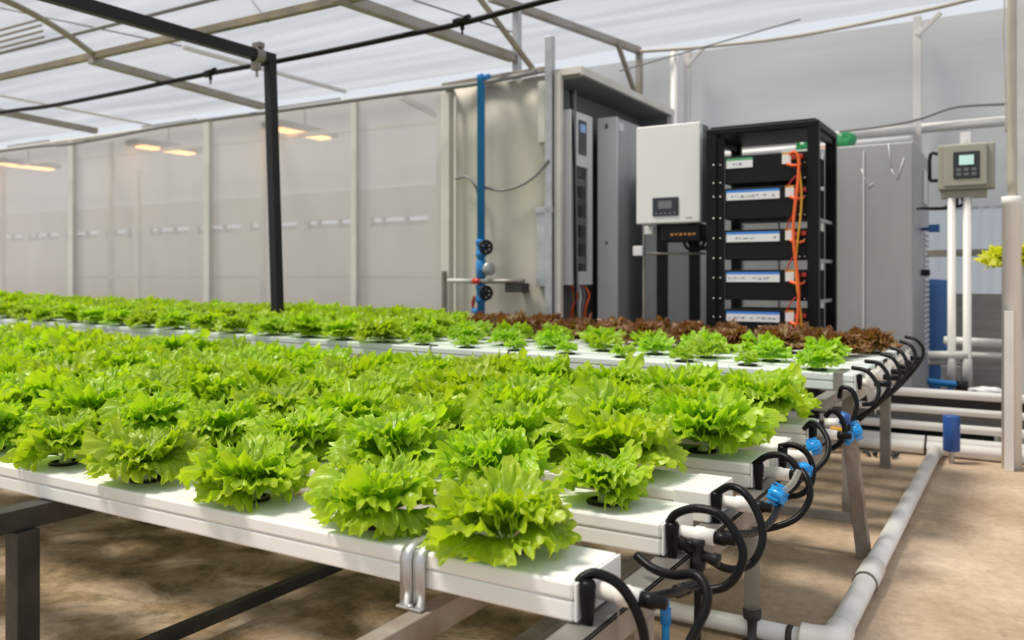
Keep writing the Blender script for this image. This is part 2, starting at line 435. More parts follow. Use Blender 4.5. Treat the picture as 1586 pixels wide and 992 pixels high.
# far wall of the next bay
def bw(x0, x1, z0, z1, amp):
    def fn(u, v):
        x = x0 + (x1 - x0) * u; z = z0 + (z1 - z0) * v
        return Vector((x, 7.1 + amp * noise.noise((x * 0.9, z * 2.4, 5)), z))
    return fn
bm = B(); sheet(bm, bw(-3.6, 4, 1.42, 2.86, 0.03), 60, 20); struct('wall_back', bm, M['backfilm'], normals=False)
bm = B(); sheet(bm, bw(-22, -3.6, 1.87, 2.86, 0.02), 60, 10); struct('wall_far', bm, M['whitefilm'], normals=False)
bm = B(); box(bm, (-22, 7.06, 0.0), (-3.6, 7.12, 1.46)); box(bm, (-22, 7.06, 1.56), (-3.6, 7.12, 1.87)); box(bm, (-22, 7.10, 1.46), (-3.6, 7.12, 1.515))
for i in range(60): box(bm, (-22 + i * 0.31, 7.06, 1.46), (-21.98 + i * 0.31 + 0.14 * (i % 3 == 0), 7.12, 1.56))
struct('wall_lower', bm, M['farpanel'])
def corr(u, v):
    x = -3.6 + 7.6 * u; return Vector((x, 7.1 + 0.014 * sin(x * 2 * pi / 0.076), 0.80 + 0.64 * v))
bm = B(); sheet(bm, corr, 760, 2); struct('wall_corrugated', bm, M['corrugated'], normals=False)
bm = B(); box(bm, (-3.6, 7.07, -0.02), (4, 7.13, 0.80)); struct('wall_base', bm, M['greyboard'])
# the film curtain that closes the bay beside the tall pipe
def cw(u, v):
    x = -0.075 + 1.8 * u; z = 0.02 + 2.9 * v
    return Vector((x, 4.975 + 0.012 * noise.noise((x * 5, z * 0.8, 9)), z))
bm = B(); sheet(bm, cw, 40, 20); struct('wall_right', bm, M['whitesheet'], normals=False)

# ------------------------------------------------------------------ lettuce
def leaf(bm, uvl, rl, r, L, half, az, e0, e1, frill, base_r, z0, na, nr, cup, tooth, young):
    ph = [r.uniform(0, 6.28) for _ in range(8)]
    kf = na / 100.0                                   # finest ruffle the grid can carry
    k0 = r.uniform(3.5, 5.5); k1 = r.uniform(22, 30) * min(1, kf + 0.25); k2 = r.uniform(46, 58) * kf
    steps = 24
    pth = [(0.0, 0.0)]
    def elev(s):
        return e0 + (e1 - e0) * min(s, 1.5) ** 1.35
    for i in range(steps * 2):
        e = elev((i + 0.5) / steps)
        pth.append((pth[-1][0] + cos(e) * L / steps, pth[-1][1] + sin(e) * L / steps))
    ca, sa = cos(az), sin(az)
    tw = r.uniform(-0.3, 0.3)
    nzv = [r.uniform(-1, 1) for _ in range(na + 1)]
    grid = []
    for j in range(nr + 1):
        rho = (j / nr) ** 0.75
        row = []
        for i in range(na + 1):
            a = -1 + 2 * i / na
            lob = sin(a * 7.5 + ph[0])
            t = (a * tooth + ph[2] + 0.15 * sin(a * 9 + ph[6])) % 1.0
            out = 0.97 - 0.22 * abs(a) ** 2.6 + 0.045 * lob + 0.05 * sin(a * 16 + ph[1]) + 0.085 * (abs(t - 0.5) * 2 - 0.5) + 0.022 * nzv[i]
            R = 1 + (out - 1) * rho ** 3
            th = a * half
            g = 0.12 + 0.88 * min(1, max(0, (rho - 0.08) / 0.50)) ** 1.1
            lx = L * R * rho * sin(th) * g
            ly = L * R * rho * (0.25 + 0.75 * cos(th))
            w1 = rho ** 2.0; w2 = (0.16 * rho ** 1.6 + 0.95 * rho ** 4) * (0.65 + 0.35 * abs(a))
            lz = frill * (0.75 * w1 * sin(a * k0 + ph[5]) + 0.80 * w2 * sin(a * k1 + ph[3] + rho * 1.2 + 0.9 * sin(a * 4 + ph[7])) + 0.42 * rho ** 6 * sin(a * k2 + ph[4] + 0.8 * sin(a * 5)))
            lz += L * 0.10 * rho * noise.noise((lx * 75 + ph[5] * 5, ly * 75, ph[0] * 3))
            lx += frill * 0.40 * w2 * sin(a * k1 + ph[1]) + frill * 0.22 * rho ** 7 * cos(a * k2 + ph[4])
            lz += cup * lx * lx / L + tw * lx * rho
            s = min(max(ly / L, 0), 1.9) * steps
            q = min(int(s), steps * 2 - 1); fr = s - q
            bx = pth[q][0] + (pth[q + 1][0] - pth[q][0]) * fr
            bz = pth[q][1] + (pth[q + 1][1] - pth[q][1]) * fr
            e = elev(s / steps)
            d = base_r + bx - lz * sin(e); zz = z0 + bz + lz * cos(e)
            v = bm.verts.new((d * ca - lx * sa, d * sa + lx * ca, zz))
            row.append((v, a, rho))
        grid.append(row)
    tone = min(1, max(0, r.gauss(0.30 + 0.5 * young, 0.25)))
    for j in range(nr):
        for i in range(na):
            q = (grid[j][i], grid[j][i + 1], grid[j + 1][i + 1], grid[j + 1][i])
            f = bm.faces.new([x[0] for x in q]); f.smooth = True
            for lp, x in zip(f.loops, q):
                lp[uvl].uv = (x[1], x[2]); lp[rl].uv = (tone, 0)
def lettuce_mesh(name, seed, m, L=0.12, n=(7, 7, 6), na=116, nr=14, frill=0.0115, half=1.15, tooth=9.5, spread=0.0):
    r = random.Random(seed)
    bm = bmesh.new(); uvl = bm.loops.layers.uv.new('leaf'); rl = bm.loops.layers.uv.new('rand')
    az = r.uniform(0, 6.28)
    rings = ((1.05, 46, -62, 0.008, 0.006, 0.9, 0.0), (1.0, 64, -30, 0.007, 0.010, 1.0, 0.35), (0.88, 80, 0, 0.004, 0.014, 1.0, 0.8))
    for cnt, (ls, a0, a1, br, z0, fs, yg) in zip(n, rings):
        for k in range(cnt):
            az += 2.39996 + r.uniform(-0.25, 0.25)
            leaf(bm, uvl, rl, r, L * ls * r.uniform(0.82, 1.15), half * r.uniform(0.8, 1.1), az,
                 radians(a0 - spread + r.uniform(-16, 14)), radians(a1 - spread * 1.5 + r.uniform(-28, 46 if a0 < 60 else 24)), frill * fs * r.uniform(0.8, 1.3),
                 br, z0, na, nr, r.uniform(-0.35, 0.5), tooth * r.uniform(0.85, 1.2), yg)
    # keep drooping tips from passing through the channel top
    for v in bm.verts:
        d = sqrt(v.co.x ** 2 + v.co.y ** 2)
        if v.co.z < 0.006 and abs(v.co.y) < 0.085: v.co.z = 0.006 + (0.006 - v.co.z) * 0.10
    me = bpy.data.meshes.new(name); bm.to_mesh(me); bm.free(); me.materials.append(m)
    return me
def pot_mesh(r=0.036):
    bm = B()
    lathe(bm, [(r * 0.80, 0.0005), (r, 0.0005), (r + 0.001, 0.003), (r * 0.98, 0.005), (r * 0.84, 0.005), (r * 0.80, 0.002), (r * 0.76, 0.001), (0.004, 0.001)], (0, 0, 0), seg=24)
    bmesh.ops.recalc_face_normals(bm, faces=bm.faces[:])
    me = bpy.data.meshes.new('net_pot'); bm.to_mesh(me); bm.free(); me.materials.append(M['pot']); return me
def stem_mesh():
    bm = B(); lathe(bm, [(0.016, 0.002), (0.013, 0.010), (0.008, 0.020), (0.003, 0.026)], (0, 0, 0), seg=12)
    me = bpy.data.meshes.new('stem'); bm.to_mesh(me); bm.free(); me.materials.append(M['stem']); return me
POT, STEM = pot_mesh(), stem_mesh()
BIG = [lettuce_mesh('lettuce_foliage', 20 + i, M['leaf'], L=0.122, n=(6, 6, 7)) for i in range(7)]
SML = [lettuce_mesh('rear_lettuce_foliage', 60 + i, M['leaf'], L=0.096, n=(7, 8, 7), na=60, nr=10, frill=0.011) for i in range(4)]
YNG = [lettuce_mesh('young_lettuce_foliage', 80 + i, M['leaf_young'], L=0.085, n=(7, 7, 5), na=48, nr=9, half=0.62, frill=0.010, tooth=4.0, spread=6) for i in range(4)]
RED = [lettuce_mesh('red_lettuce_foliage', 100 + i, M['leaf_red'], L=0.098, n=(7, 9, 9), na=56, nr=9, frill=0.013, half=0.85, tooth=4.5) for i in range(4)]
YEL = lettuce_mesh('yellow_lettuce_foliage', 120, M['leaf_yellow'], L=0.12, n=(8, 8, 8), na=70, nr=10, frill=0.011)
def lettuce(me, loc, rz, sc, label, group, cat='lettuce', tilt=0.0, pot=True):
    t = bpy.data.objects.new('lettuce', None); COL.objects.link(t)
    t.location = loc; t.rotation_euler = (0, tilt, 0)
    t.empty_display_size = 0.05
    t['label'] = label; t['category'] = cat; t['group'] = group
    for nm, mm in (('foliage', me),) + ((('net_pot', POT), ('stem', STEM)) if pot else ()):
        c = bpy.data.objects.new(nm, mm); COL.objects.link(c); c.parent = t
        if nm == 'foliage': c.rotation_euler = (0, 0, rz); c.scale = (sc, sc, sc); c.location = (0, 0, 0.010 if pot else 0)
    return t

# ------------------------------------------------------------------ front bench: six channels
XE = -0.568
ROWS1 = [1.122, 1.474, 1.732, 2.060, 2.300, 2.674]       # near edge of every channel
WCH, HCH, ZT = 0.164, 0.060, 0.470
NEAR = ['nearest', 'second nearest', 'third nearest', 'fourth nearest', 'second farthest', 'farthest']
def channel(name, y0, xe, xs, zt, tilt, m, label, group, h=HCH, w=WCH):
    t = thing(name, label, 'grow channel', (xe, y0 + w / 2, zt - h), group)
    Mx = Matrix.Translation((xe, 0, zt)) @ Matrix.Rotation(tilt, 4, 'Y') @ Matrix.Translation((-xe, 0, -zt))
    bm = B(); box(bm, (xs, y0 + 0.0015, zt - h), (xe - 0.004, y0 + w - 0.0015, zt - h * 0.47), 0.004, M=Mx); obj('channel_body', bm, m, t)
    bm = B(); box(bm, (xs, y0, zt - h * 0.465), (xe - 0.004, y0 + w, zt), 0.005, M=Mx); obj('channel_lid', bm, m, t)
    bm = B(); box(bm, (xe - 0.0035, y0 + 0.002, zt - h + 0.001), (xe + 0.002, y0 + w - 0.002, zt - 0.001), 0.002, M=Mx); obj('end_cap', bm, m, t)
    return t
for i, y0 in enumerate(ROWS1):
    t = channel('grow_channel', y0, XE, -6.3 if i > 1 else -4.9, ZT, 0, M['channel'],
            f'long white plastic grow channel, {NEAR[i]} of the six on the front bench', 'channels of the front bench')
    yc = y0 + 0.083
    # white outlet stub with collar, black coupling, black plug at the near corner
    zc = ZT - 0.032
    bm = B(); lathe(bm, [(0.0135, 0.0), (0.0135, 0.034), (0.0165, 0.036), (0.0165, 0.052), (0.015, 0.054), (0.015, 0.072), (0.004, 0.0722)], (XE + 0.002, yc - 0.01, zc), (1, 0, 0), 20)
    obj('outlet_stub', bm, M['stub'], t, label='white outlet stub')
    if i not in (4,):
        bm = B(); lathe(bm, [(0.012, 0.0), (0.0125, 0.020), (0.0095, 0.024), (0.0095, 0.038), (0.007, 0.040), (0.003, 0.0402)], (XE + 0.0742, yc - 0.01, zc), (1, 0, 0), 18)
        obj('hose_coupling', bm, M['rubber'], t)
    bm = B(); lathe(bm, [(0.007, -0.064), (0.009, -0.050), (0.0115, -0.020), (0.0125, 0.0), (0.010, 0.006), (0.003, 0.0065)], (XE + 0.0135, y0 + 0.015, ZT - 0.004), (0, 0, 1), 14)
    obj('end_plug', bm, M['rubber'], t, label='black rubber plug')
    if i == 2:   # end sleeve on the third channel
        bm = B(); box(bm, (XE - 0.075, y0 - 0.002, ZT - 0.062), (XE + 0.004, y0 + WCH + 0.002, ZT + 0.0015), 0.003)
        obj('end_sleeve', bm, M['channel'], t)
# the pipe clamp strapped over the nearest channel
t = thing('channel_strap', 'galvanised steel strap bent over the nearest front bench channel', 'strap', (-0.86, 1.12, 0.41))
pts = []
y0, y1 = ROWS1[0] - 0.004, ROWS1[0] + WCH + 0.004
prof = [(y0 - 0.001, 0.378), (y0 - 0.001, 0.43), (y0 - 0.0015, 0.455), (y0 + 0.004, 0.468), (y0 + 0.018, 0.4745), (y0 + 0.06, 0.4765), (y1 - 0.06, 0.4765), (y1 - 0.016, 0.4745), (y1 - 0.003, 0.467), (y1, 0.455), (y1, 0.411)]
bm = B()
for (xa, xb) in ((-0.889, -0.8645), (-0.862, -0.838)):
    P = prof
    rows = []
    for k, (yy, zz) in enumerate(P):
        p = Vector((0, yy, zz)); a = Vector((0, *P[max(k - 1, 0)])); b = Vector((0, *P[min(k + 1, len(P) - 1)]))
        d = (b - a).normalized(); nrm = Vector((0, d.z, -d.y)) * -1
        rows.append([bm.verts.new(Vector((x, p.y, p.z)) + nrm * o_) for x, o_ in ((xa, 0.0), ((xa + xb) / 2, 0.0), (xb, 0.0), (xb, 0.002), ((xa + xb) / 2, 0.0045), (xa, 0.002))])
    for a, b in zip(rows, rows[1:]):
        for k in range(6):
            f = bm.faces.new((a[k], a[(k + 1) % 6], b[(k + 1) % 6], b[k])); f.smooth = True
    bm.faces.new(rows[0]); bm.faces.new(rows[-1][::-1])
obj('strap_band', bm, M['galv'], t)
bm = B(); box(bm, (-0.889, y0 - 0.014, 0.3775), (-0.838, y0 + 0.004, 0.381), 0.001); obj('strap_foot', bm, M['galv'], t)
bm = B(); lathe(bm, [(0.006, 0), (0.006, 0.002), (0.004, 0.004), (0.001, 0.0042)], (-0.8635, y0 - 0.008, 0.381), seg=10); obj('bolt', bm, M['galv'], t)
bm = B(); lathe(bm, [(0.030, 0.0), (0.032, 0.002), (0.028, 0.003), (0.024, 0.001), (0.004, 0.001)], (-2.17, ROWS1[0] + 0.09, ZT + 0.0004)); tag(obj('hole_plug', bm, M['channel']), 'round white plug filling an empty hole in the nearest channel', 'plug')

# lettuce of the front bench
FIRST = {0: [(-0.735, 1.205, 1.0), (-1.000, 1.205, 0.98), (-1.345, 1.210, 0.98), (-1.672, 1.204, 1.0), (-1.99, 1.21, 0.95), (-2.32, 1.205, 1.0)],
         1: [(-0.722, 1.556, 0.80), (-0.990, 1.556, 0.98), (-1.265, 1.556, 1.12)]}
START = {1: -1.55, 2: -0.80, 3: -0.715, 4: -0.80, 5: -0.715}
STEP = {1: 0.285, 2: 0.275, 3: 0.27, 4: 0.265, 5: 0.265}
LEFT = {1: -3.6, 2: -4.1, 3: -4.7, 4: -5.2, 5: -5.8}
rowname = ['nearest row', 'second nearest row', 'third nearest row', 'fourth nearest row', 'second farthest row', 'farthest row']
for i in range(6):
    pl = list(FIRST.get(i, []))
    if i:
        x = START[i]
        while x > LEFT[i]:
            pl.append((x + rng.uniform(-0.015, 0.015), ROWS1[i] + 0.082 + rng.uniform(-0.006, 0.006), rng.uniform(1.0, 1.2) * (1.0 if i < 2 else 1.12) * (1.18 if i > 3 and x < -3.4 else 1.0)))
            x -= STEP[i]
    for k, (x, y, sc) in enumerate(pl):
        extra = ''
        lab = f'frilly bright green lettuce, {ordinal(k + 1)} from the hose end in {rowname[i]} of front bench'
        lettuce(BIG[(k * 3 + i * 2) % 7], (x, y, ZT), rng.uniform(0, 6.28), sc, lab, 'green lettuces on the front bench')

# ------------------------------------------------------------------ rear bench: six channels that fall slightly towards the hoses
XE2, ZT2, SL = -0.512, 0.580, 0.0107
ROWS2 = [3.170 + 0.218 * i for i in range(6)]
def z2(x): return ZT2 + SL * (XE2 - x)
for i, y0 in enumerate(ROWS2):
    t = channel('grow_channel', y0, XE2, -9.5, ZT2, math.atan(SL), M['channel_mint'],
            f'long pale mint grow channel, {NEAR[i]} of the six on the rear bench', 'channels of the rear bench', w=0.15)
    bm = B(); lathe(bm, [(0.0135, 0.0), (0.0135, 0.03), (0.017, 0.032), (0.017, 0.05), (0.004, 0.0502)], (XE2 + 0.002, y0 + 0.07, ZT2 - 0.034), (1, 0, 0), 16)
    obj('outlet_stub', bm, M['stub'], t, label='white outlet stub')
    bm = B(); lathe(bm, [(0.011, 0.0), (0.0105, 0.05), (0.007, 0.055), (0.002, 0.0552)], (XE2 + 0.0522, y0 + 0.07, ZT2 - 0.034), (1, 0, 0), 14)
    obj('hose_coupling', bm, M['rubber'], t)
    bm = B(); lathe(bm, [(0.006, -0.05), (0.009, -0.02), (0.010, 0.0), (0.004, 0.004)], (XE2 + 0.012, y0 + 0.014, ZT2 - 0.002), (0, 0, 1), 12)
    obj('end_plug', bm, M['rubber'], t, label='black rubber plug')
# grey band clamp round the nearest rear channel
yb = ROWS2[0]
bm = B(); box(bm, (-0.585, yb - 0.004, ZT2 - 0.062), (-0.555, yb - 0.0005, ZT2 + 0.004), 0.001); box(bm, (-0.585, yb - 0.004, ZT2 + 0.0015), (-0.555, yb + 0.155, ZT2 + 0.005), 0.001); box(bm, (-0.585, yb + 0.1505, ZT2 - 0.062), (-0.555, yb + 0.155, ZT2 + 0.004), 0.001)
tag(obj('band_clamp', bm, M['steel']), 'dull steel band round the hose end of the nearest rear channel', 'clamp')
for k, x in enumerate((-1.93, -2.35)):
    bm = B(); zz = z2(x)
    tube(bm, [(x, yb - 0.004, zz - 0.05), (x, yb - 0.004, zz - 0.005), (x, yb + 0.01, zz + 0.004), (x, yb + 0.06, zz + 0.003)], 0.0025, 6)
    tag(obj('wire_tie', bm, M['rubber']), f'thin black wire tie over the nearest rear channel, {ordinal(k + 1)} from the hoses', 'tie')
R2 = ['nearest row', 'second nearest row', 'third nearest row', 'fourth nearest row', 'second farthest row', 'farthest row']
for i, y0 in enumerate(ROWS2):
    y = y0 + 0.075; x = (-0.66, -0.885, -0.72, -0.68, -0.60, -0.66)[i]; k = 0
    lim = (-6.6, -7.0, -7.4, -7.8, -8.2, -8.6)[i]
    step = (0.255, 0.245, 0.25, 0.235, 0.21, 0.215)[i]
    while x > lim:
        k += 1
        red = i >= 3 and x > (-2.6, -2.75, -2.95)[i - 3]
        if red: me, sc, kind = RED[k % 4], rng.uniform(0.95, 1.15), 'dark red curly lettuce'
        elif x < -2.5: me, sc, kind = SML[(k + i) % 4], rng.uniform(1.05, 1.3), 'full green lettuce'
        elif i == 0: me, sc, kind = YNG[k % 4], rng.uniform(0.55, 0.75) if k > 1 else 0.95, 'small young green lettuce'
        elif i == 1: me, sc, kind = YNG[(k + 2) % 4], rng.uniform(0.95, 1.1), 'young light green lettuce'
        else: me, sc, kind = YNG[(k + 1) % 4], rng.uniform(1.05, 1.25), 'leafy light green lettuce'
        lettuce(me, (x + rng.uniform(-0.012, 0.012), y + rng.uniform(-0.008, 0.008), z2(x)), rng.uniform(0, 6.28), sc,
                f'{kind}, {ordinal(k)} from the hose end in {R2[i]} of rear bench',
                'red lettuces on the rear bench' if red else 'green lettuces on the rear bench')
        x -= step

# ------------------------------------------------------------------ bench frames
t = thing('bench_frame', 'weathered steel frame carrying the front bench channels', 'bench frame', (-1.2, 1.9, 0))
YA, YZ = 0.78, 3.02
for x in (-4.7, -3.3, -1.925):
    bm = B(); bar(bm, (x, YA if x > -2 else 1.0, 0.385), (x, YZ, 0.385), 0.055, 0.048); obj('cross_beam', bm, M['darksteel'], t)
    bm = B(); bar(bm, (x + 0.02, 1.06, 0.0), (x + 0.02, 1.06, 0.361), 0.05, 0.05); obj('leg', bm, M['darksteel'], t)
    bm = B(); bar(bm, (x, YZ - 0.03, 0.0), (x, YZ - 0.03, 0.361), 0.05, 0.05); obj('leg', bm, M['darksteel'], t)
    bm = B(); bar(bm, (x + 0.14, 0.9, 0.05), (x + 0.14, YZ - 0.06, 0.05), 0.03, 0.03); obj('lower_rail', bm, M['darksteel'], t)
bm = B(); bar(bm, (-0.845, YA, 0.354), (-0.845, YZ, 0.354), 0.036, 0.044); obj('cross_beam', bm, M['rusty'], t)
bm = B(); bar(bm, (-1.02, 1.45, 0.045), (-1.02, YZ - 0.06, 0.045), 0.05, 0.03); obj('lower_rail', bm, M['rusty'], t)
bm = B(); box(bm, (-0.583, YA + 0.2, 0.402), (-0.532, YZ, 0.4075), 0.001); box(bm, (-0.538, YA + 0.2, 0.36), (-0.532, YZ, 0.4075), 0.001); obj('end_beam', bm, M['steel'], t, label='grey steel angle at the hose end')
lx = pix(998, 960, y=1.33).x
bm = B(); bar(bm, (lx, 1.33, 0.0), (lx, 1.33, 0.36), 0.026, 0.026); obj('leg', bm, M['steel'], t)
bm = B(); bar(bm, (-0.455, 2.99, 0.0), (-0.50, 2.99, 0.402), 0.042, 0.042); obj('leg', bm, M['rusty'], t)
bm = B(); bar(bm, (-0.475, 2.99, 0.125), (-1.95, 2.99, 0.125), 0.028, 0.03); obj('tie_rail', bm, M['steel'], t)
t = thing('bench_frame', 'grey steel frame carrying the rear bench channels', 'bench frame', (-1.5, 3.8, 0))
for x in (-0.585, -3.2, -6.0, -8.8):
    zt = z2(x) - HCH
    bm = B(); bar(bm, (x, 2.94 if x > -1 else 3.1, zt - 0.022), (x, 4.5, zt - 0.022), 0.04, 0.042); obj('cross_beam', bm, M['steel'], t)
    for y in (3.48, 4.47):
        bm = B(); bar(bm, (x, y, 0.0), (x, y, zt - 0.043), 0.045, 0.045); obj('leg', bm, M['steel'], t)
bm = B()
def apron(u, v):
    y = 3.20 + 1.24 * u
    return Vector((-0.468 + 0.028 * noise.noise((y * 7, v * 2.5, 2)) - 0.05 * v, y, 0.585 - (0.14 + 0.10 * noise.noise((y * 3.1, 4, 0)) + 0.05 * sin(y * 9)) * v + 0.008 * sin(y * 60)))
sheet(bm, apron, 90, 14)
tag(obj('drip_apron', bm, M['whitesheet'], normals=False), 'crumpled white plastic sheet hanging over the hose end of the rear bench', 'plastic sheet')

# ------------------------------------------------------------------ drip hoses
def hose(pts, y, label, r=0.0075, dy=0.0, m='rubber', pre=(), post=()):
    r = max(r, 0.0075); n = len(pts)
    P = [Vector(p) for p in pre] + [pix(px, py, y=y + dy * k / max(n - 1, 1)) for k, (px, py) in enumerate(pts)] + [Vector(p) for p in post]
    bm = B(); tube(bm, P, r, 10, 7)
    return tag(obj('drip_hose', bm, M[m]), label, 'hose', 'black drip hoses at the bench ends')
Y = ROWS1
hose([(895, 904), (905, 894), (923, 889), (954, 902), (976, 928), (992, 963), (999, 1000), (996, 1050)], Y[0] + 0.016, 'black drip hose arching from the nearest front channel plug down to the floor', 0.0078, 0.05)
hose([(1036, 810), (1048, 796), (1077, 788), (1112, 796), (1137, 822), (1151, 856), (1143, 888), (1121, 910), (1086, 916)], Y[1] + 0.016, 'black drip hose making a full loop at the second nearest front channel', 0.0078, -0.05)
hose([(1108, 765), (1130, 754), (1152, 763), (1171, 790), (1181, 822), (1179, 847), (1165, 872), (1143, 882), (1121, 880), (1100, 868)], Y[2] + 0.016, 'black drip hose looping from the third nearest channel to the black tee', 0.0078, -0.13)
hose([(986, 861), (1011, 881), (1042, 891), (1077, 891), (1094, 913), (1094, 941), (1080, 972), (1066, 1000)], 1.36, 'black hose drooping from beneath the second nearest channel to the floor', 0.0078, -0.10)
hose([(988, 929), (1018, 924), (1049, 917), (1066, 910), (1086, 903)], Y[0] + 0.075, 'short straight black hose joining the nearest outlet to the loop beside it', 0.0062, 0.25)
hose([(1168, 720), (1188, 707), (1212, 706), (1229, 718), (1238, 738), (1229, 756), (1212, 763)], Y[3] + 0.016, 'black drip hose curling from the fourth nearest channel into the big blue nut', 0.0078, -0.06)
hose([(1119, 828), (1140, 827), (1166, 826), (1190, 812), (1203, 794), (1206, 776)], Y[1] + 0.075, 'black hose rising from the second outlet to the big blue nut', 0.0078, 0.42)
hose([(1207, 692), (1229, 690), (1250, 703), (1259, 726), (1256, 750), (1241, 766), (1215, 770)], Y[4] + 0.016, 'black drip hose looping out from the second farthest front channel', 0.0078, -0.05)
hose([(1241, 728), (1250, 742), (1255, 766), (1247, 788), (1229, 806), (1196, 818), (1165, 822)], Y[3] + 0.07, 'black hose drooping from the middle blue fitting to under the channels', 0.0078, -0.1)
hose([(1246, 664), (1257, 655), (1272, 664), (1283, 685), (1280, 709), (1262, 729), (1240, 744), (1220, 756)], Y[5] + 0.0, 'black drip hose looping from the farthest front channel plug', 0.0078, -0.22)
hose([(1278, 646), (1290, 636), (1304, 650), (1308, 671), (1300, 688), (1276, 700), (1262, 705)], Y[5] + 0.10, 'black drip hose arching over the blue and white joint behind the farthest channel', 0.0078, 0.0)
hose([(1300, 616), (1304, 601), (1320, 606), (1327, 627), (1322, 648), (1312, 668), (1296, 690), (1268, 712)], 3.05, 'black drip hose hooking over the end of the rear bench beam', 0.0078, -0.1)
arcs = [([(1320, 570), (1342, 575), (1357, 592), (1361, 608), (1353, 624), (1336, 627)], 0), ([(1340, 560), (1362, 564), (1376, 584), (1374, 606), (1350, 634), (1324, 650)], 1),
        ([(1363, 548), (1382, 555), (1393, 574), (1389, 596), (1362, 625), (1330, 652)], 2), ([(1378, 538), (1396, 546), (1405, 566), (1398, 588), (1380, 606)], 3),
        ([(1394, 529), (1411, 536), (1418, 554), (1409, 573), (1386, 600)], 4), ([(1402, 522), (1419, 527), (1430, 542), (1424, 562), (1396, 596), (1366, 622)], 5)]
for pts, i in arcs:
    hose(pts, ROWS2[i] + 0.012, f'black drip hose arching from the {NEAR[i]} channel of the rear bench', 0.0055, -0.1)

# fittings among the hoses
def fitting(name, label, c, axis, r, l, m, group=None):
    t = thing(name, label, 'pipe fitting', c, group)
    bm = B(); lathe(bm, [(r * 0.62, -l / 2), (r, -l / 2 + 0.002), (r * 1.02, 0), (r * 0.9, l / 2 - 0.004), (r * 0.62, l / 2), (r * 0.5, l / 2 - 0.006), (r * 0.2, l / 2 - 0.006)], c, axis, 18)
    a = Vector(axis).normalized(); u = a.orthogonal()
    for k in range(10):
        d = Matrix.Rotation(2 * pi * k / 10, 3, a) @ u
        bar(bm, Vector(c) + d * r * 0.98 - a * l * 0.4, Vector(c) + d * r * 0.94 + a * l * 0.36, 0.003, 0.003, 0)
    obj('ribbed_nut', bm, M[m], t)
    return t
t = fitting('compression_fitting', 'big bright blue compression nut where two black hoses meet', pix(1205, 768, y=1.93), (1, -0.3, -0.2), 0.0175, 0.036, 'bluecap')
bm = B(); tube(bm, [pix(1214, 762, y=1.93), pix(1228, 748, y=1.93), pix(1237, 730, y=1.95)], 0.007, 10); obj('clear_sleeve', bm, M['cleartube'], t)
t = fitting('compression_fitting', 'blue tee fitting on the hoses beside the fourth nearest channel', pix(1245, 728, y=2.17), (0.2, 0, 1), 0.014, 0.034, 'bluecap')
bm = B(); tube(bm, [pix(1226, 722, y=2.17), pix(1244, 732, y=2.17)], 0.011, 12); obj('side_arm', bm, M['bluecap'], t)
bm = B(); tube(bm, [pix(1228, 728, y=2.15), pix(1252, 738, y=2.15)], 0.008, 12); obj('clear_sleeve', bm, M['cleartube'], t)
fitting('compression_fitting', 'light blue fitting tucked behind the second farthest channel outlet', pix(1261, 692, y=2.46), (1, 0.2, 0.4), 0.016, 0.04, 'bluecap')
t = fitting('compression_fitting', 'blue ring nut highest on the hoses next to the rusty leg', pix(1327, 667, y=2.86), (1, 0.4, 0.3), 0.021, 0.03, 'bluecap')
bm = B(); tube(bm, [pix(1306, 683, y=2.84), pix(1324, 670, y=2.86)], 0.009, 12); obj('white_neck', bm, M['stub'], t)
fitting('compression_fitting', 'blue ring nut just below the higher one by the rusty leg', pix(1315, 680, y=2.80), (1, 0.4, -0.5), 0.017, 0.022, 'bluecap')
t = thing('hose_joint', 'white joint with navy cap behind the farthest front channel', 'pipe fitting', pix(1290, 655, y=2.85))
bm = B(); tube(bm, [pix(1278, 656, y=2.85), pix(1302, 656, y=2.85)], 0.016, 14); obj('white_body', bm, M['stub'], t)
bm = B(); tube(bm, [pix(1302, 647, y=2.85), pix(1316, 650, y=2.85)], [0.022, 0.016], 14); obj('navy_cap', bm, M['navy'], t)
bm = B(); box(bm, pix(1292, 670, y=2.835) - Vector((0.012, 0.004, 0.006)), pix(1302, 666, y=2.835) + Vector((0.012, 0.004, 0.006)), 0.003); obj('tape_wrap', bm, M['yellowcable'], t, label='yellow tape')
t = thing('hose_manifold', 'black plastic tee manifold hanging under the second nearest outlet', 'pipe fitting', pix(1080, 866, y=1.53))
c = pix(1081, 858, y=1.53)
bm = B(); lathe(bm, [(0.010, -0.048), (0.010, -0.03), (0.014, -0.028), (0.014, -0.012), (0.011, -0.01), (0.011, 0.014), (0.013, 0.016), (0.013, 0.026), (0.003, 0.0262)], c, seg=14); obj('tee_body', bm, M['blackplastic'], t)
bm = B(); lathe(bm, [(0.009, 0.0), (0.009, 0.018), (0.012, 0.02), (0.012, 0.032), (0.004, 0.0322)], c + Vector((0.009, 0, -0.002)), (1, 0, -0.15), 14); obj('right_port', bm, M['blackplastic'], t)
bm = B(); lathe(bm, [(0.009, 0.0), (0.009, 0.018), (0.012, 0.02), (0.012, 0.032), (0.004, 0.0322)], c + Vector((-0.009, 0, 0.004)), (-1, 0, 0.4), 14); obj('left_port', bm, M['blackplastic'], t)
bm = B(); tube(bm, [c + Vector((0, 0, -0.046)), c + Vector((0.0, 0.0, -0.12)), c + Vector((-0.005, -0.01, -0.24)), c + Vector((-0.02, -0.02, -0.385))], 0.0075, 10); obj('down_pipe', bm, M['rubber'], t)
t = thing('hose_sleeve', 'ribbed black sleeve where the looping hose meets the short hose', 'pipe fitting', pix(1060, 912, y=1.40))
bm = B(); a = pix(1048, 917, y=1.37); b = pix(1086, 904, y=1.43)
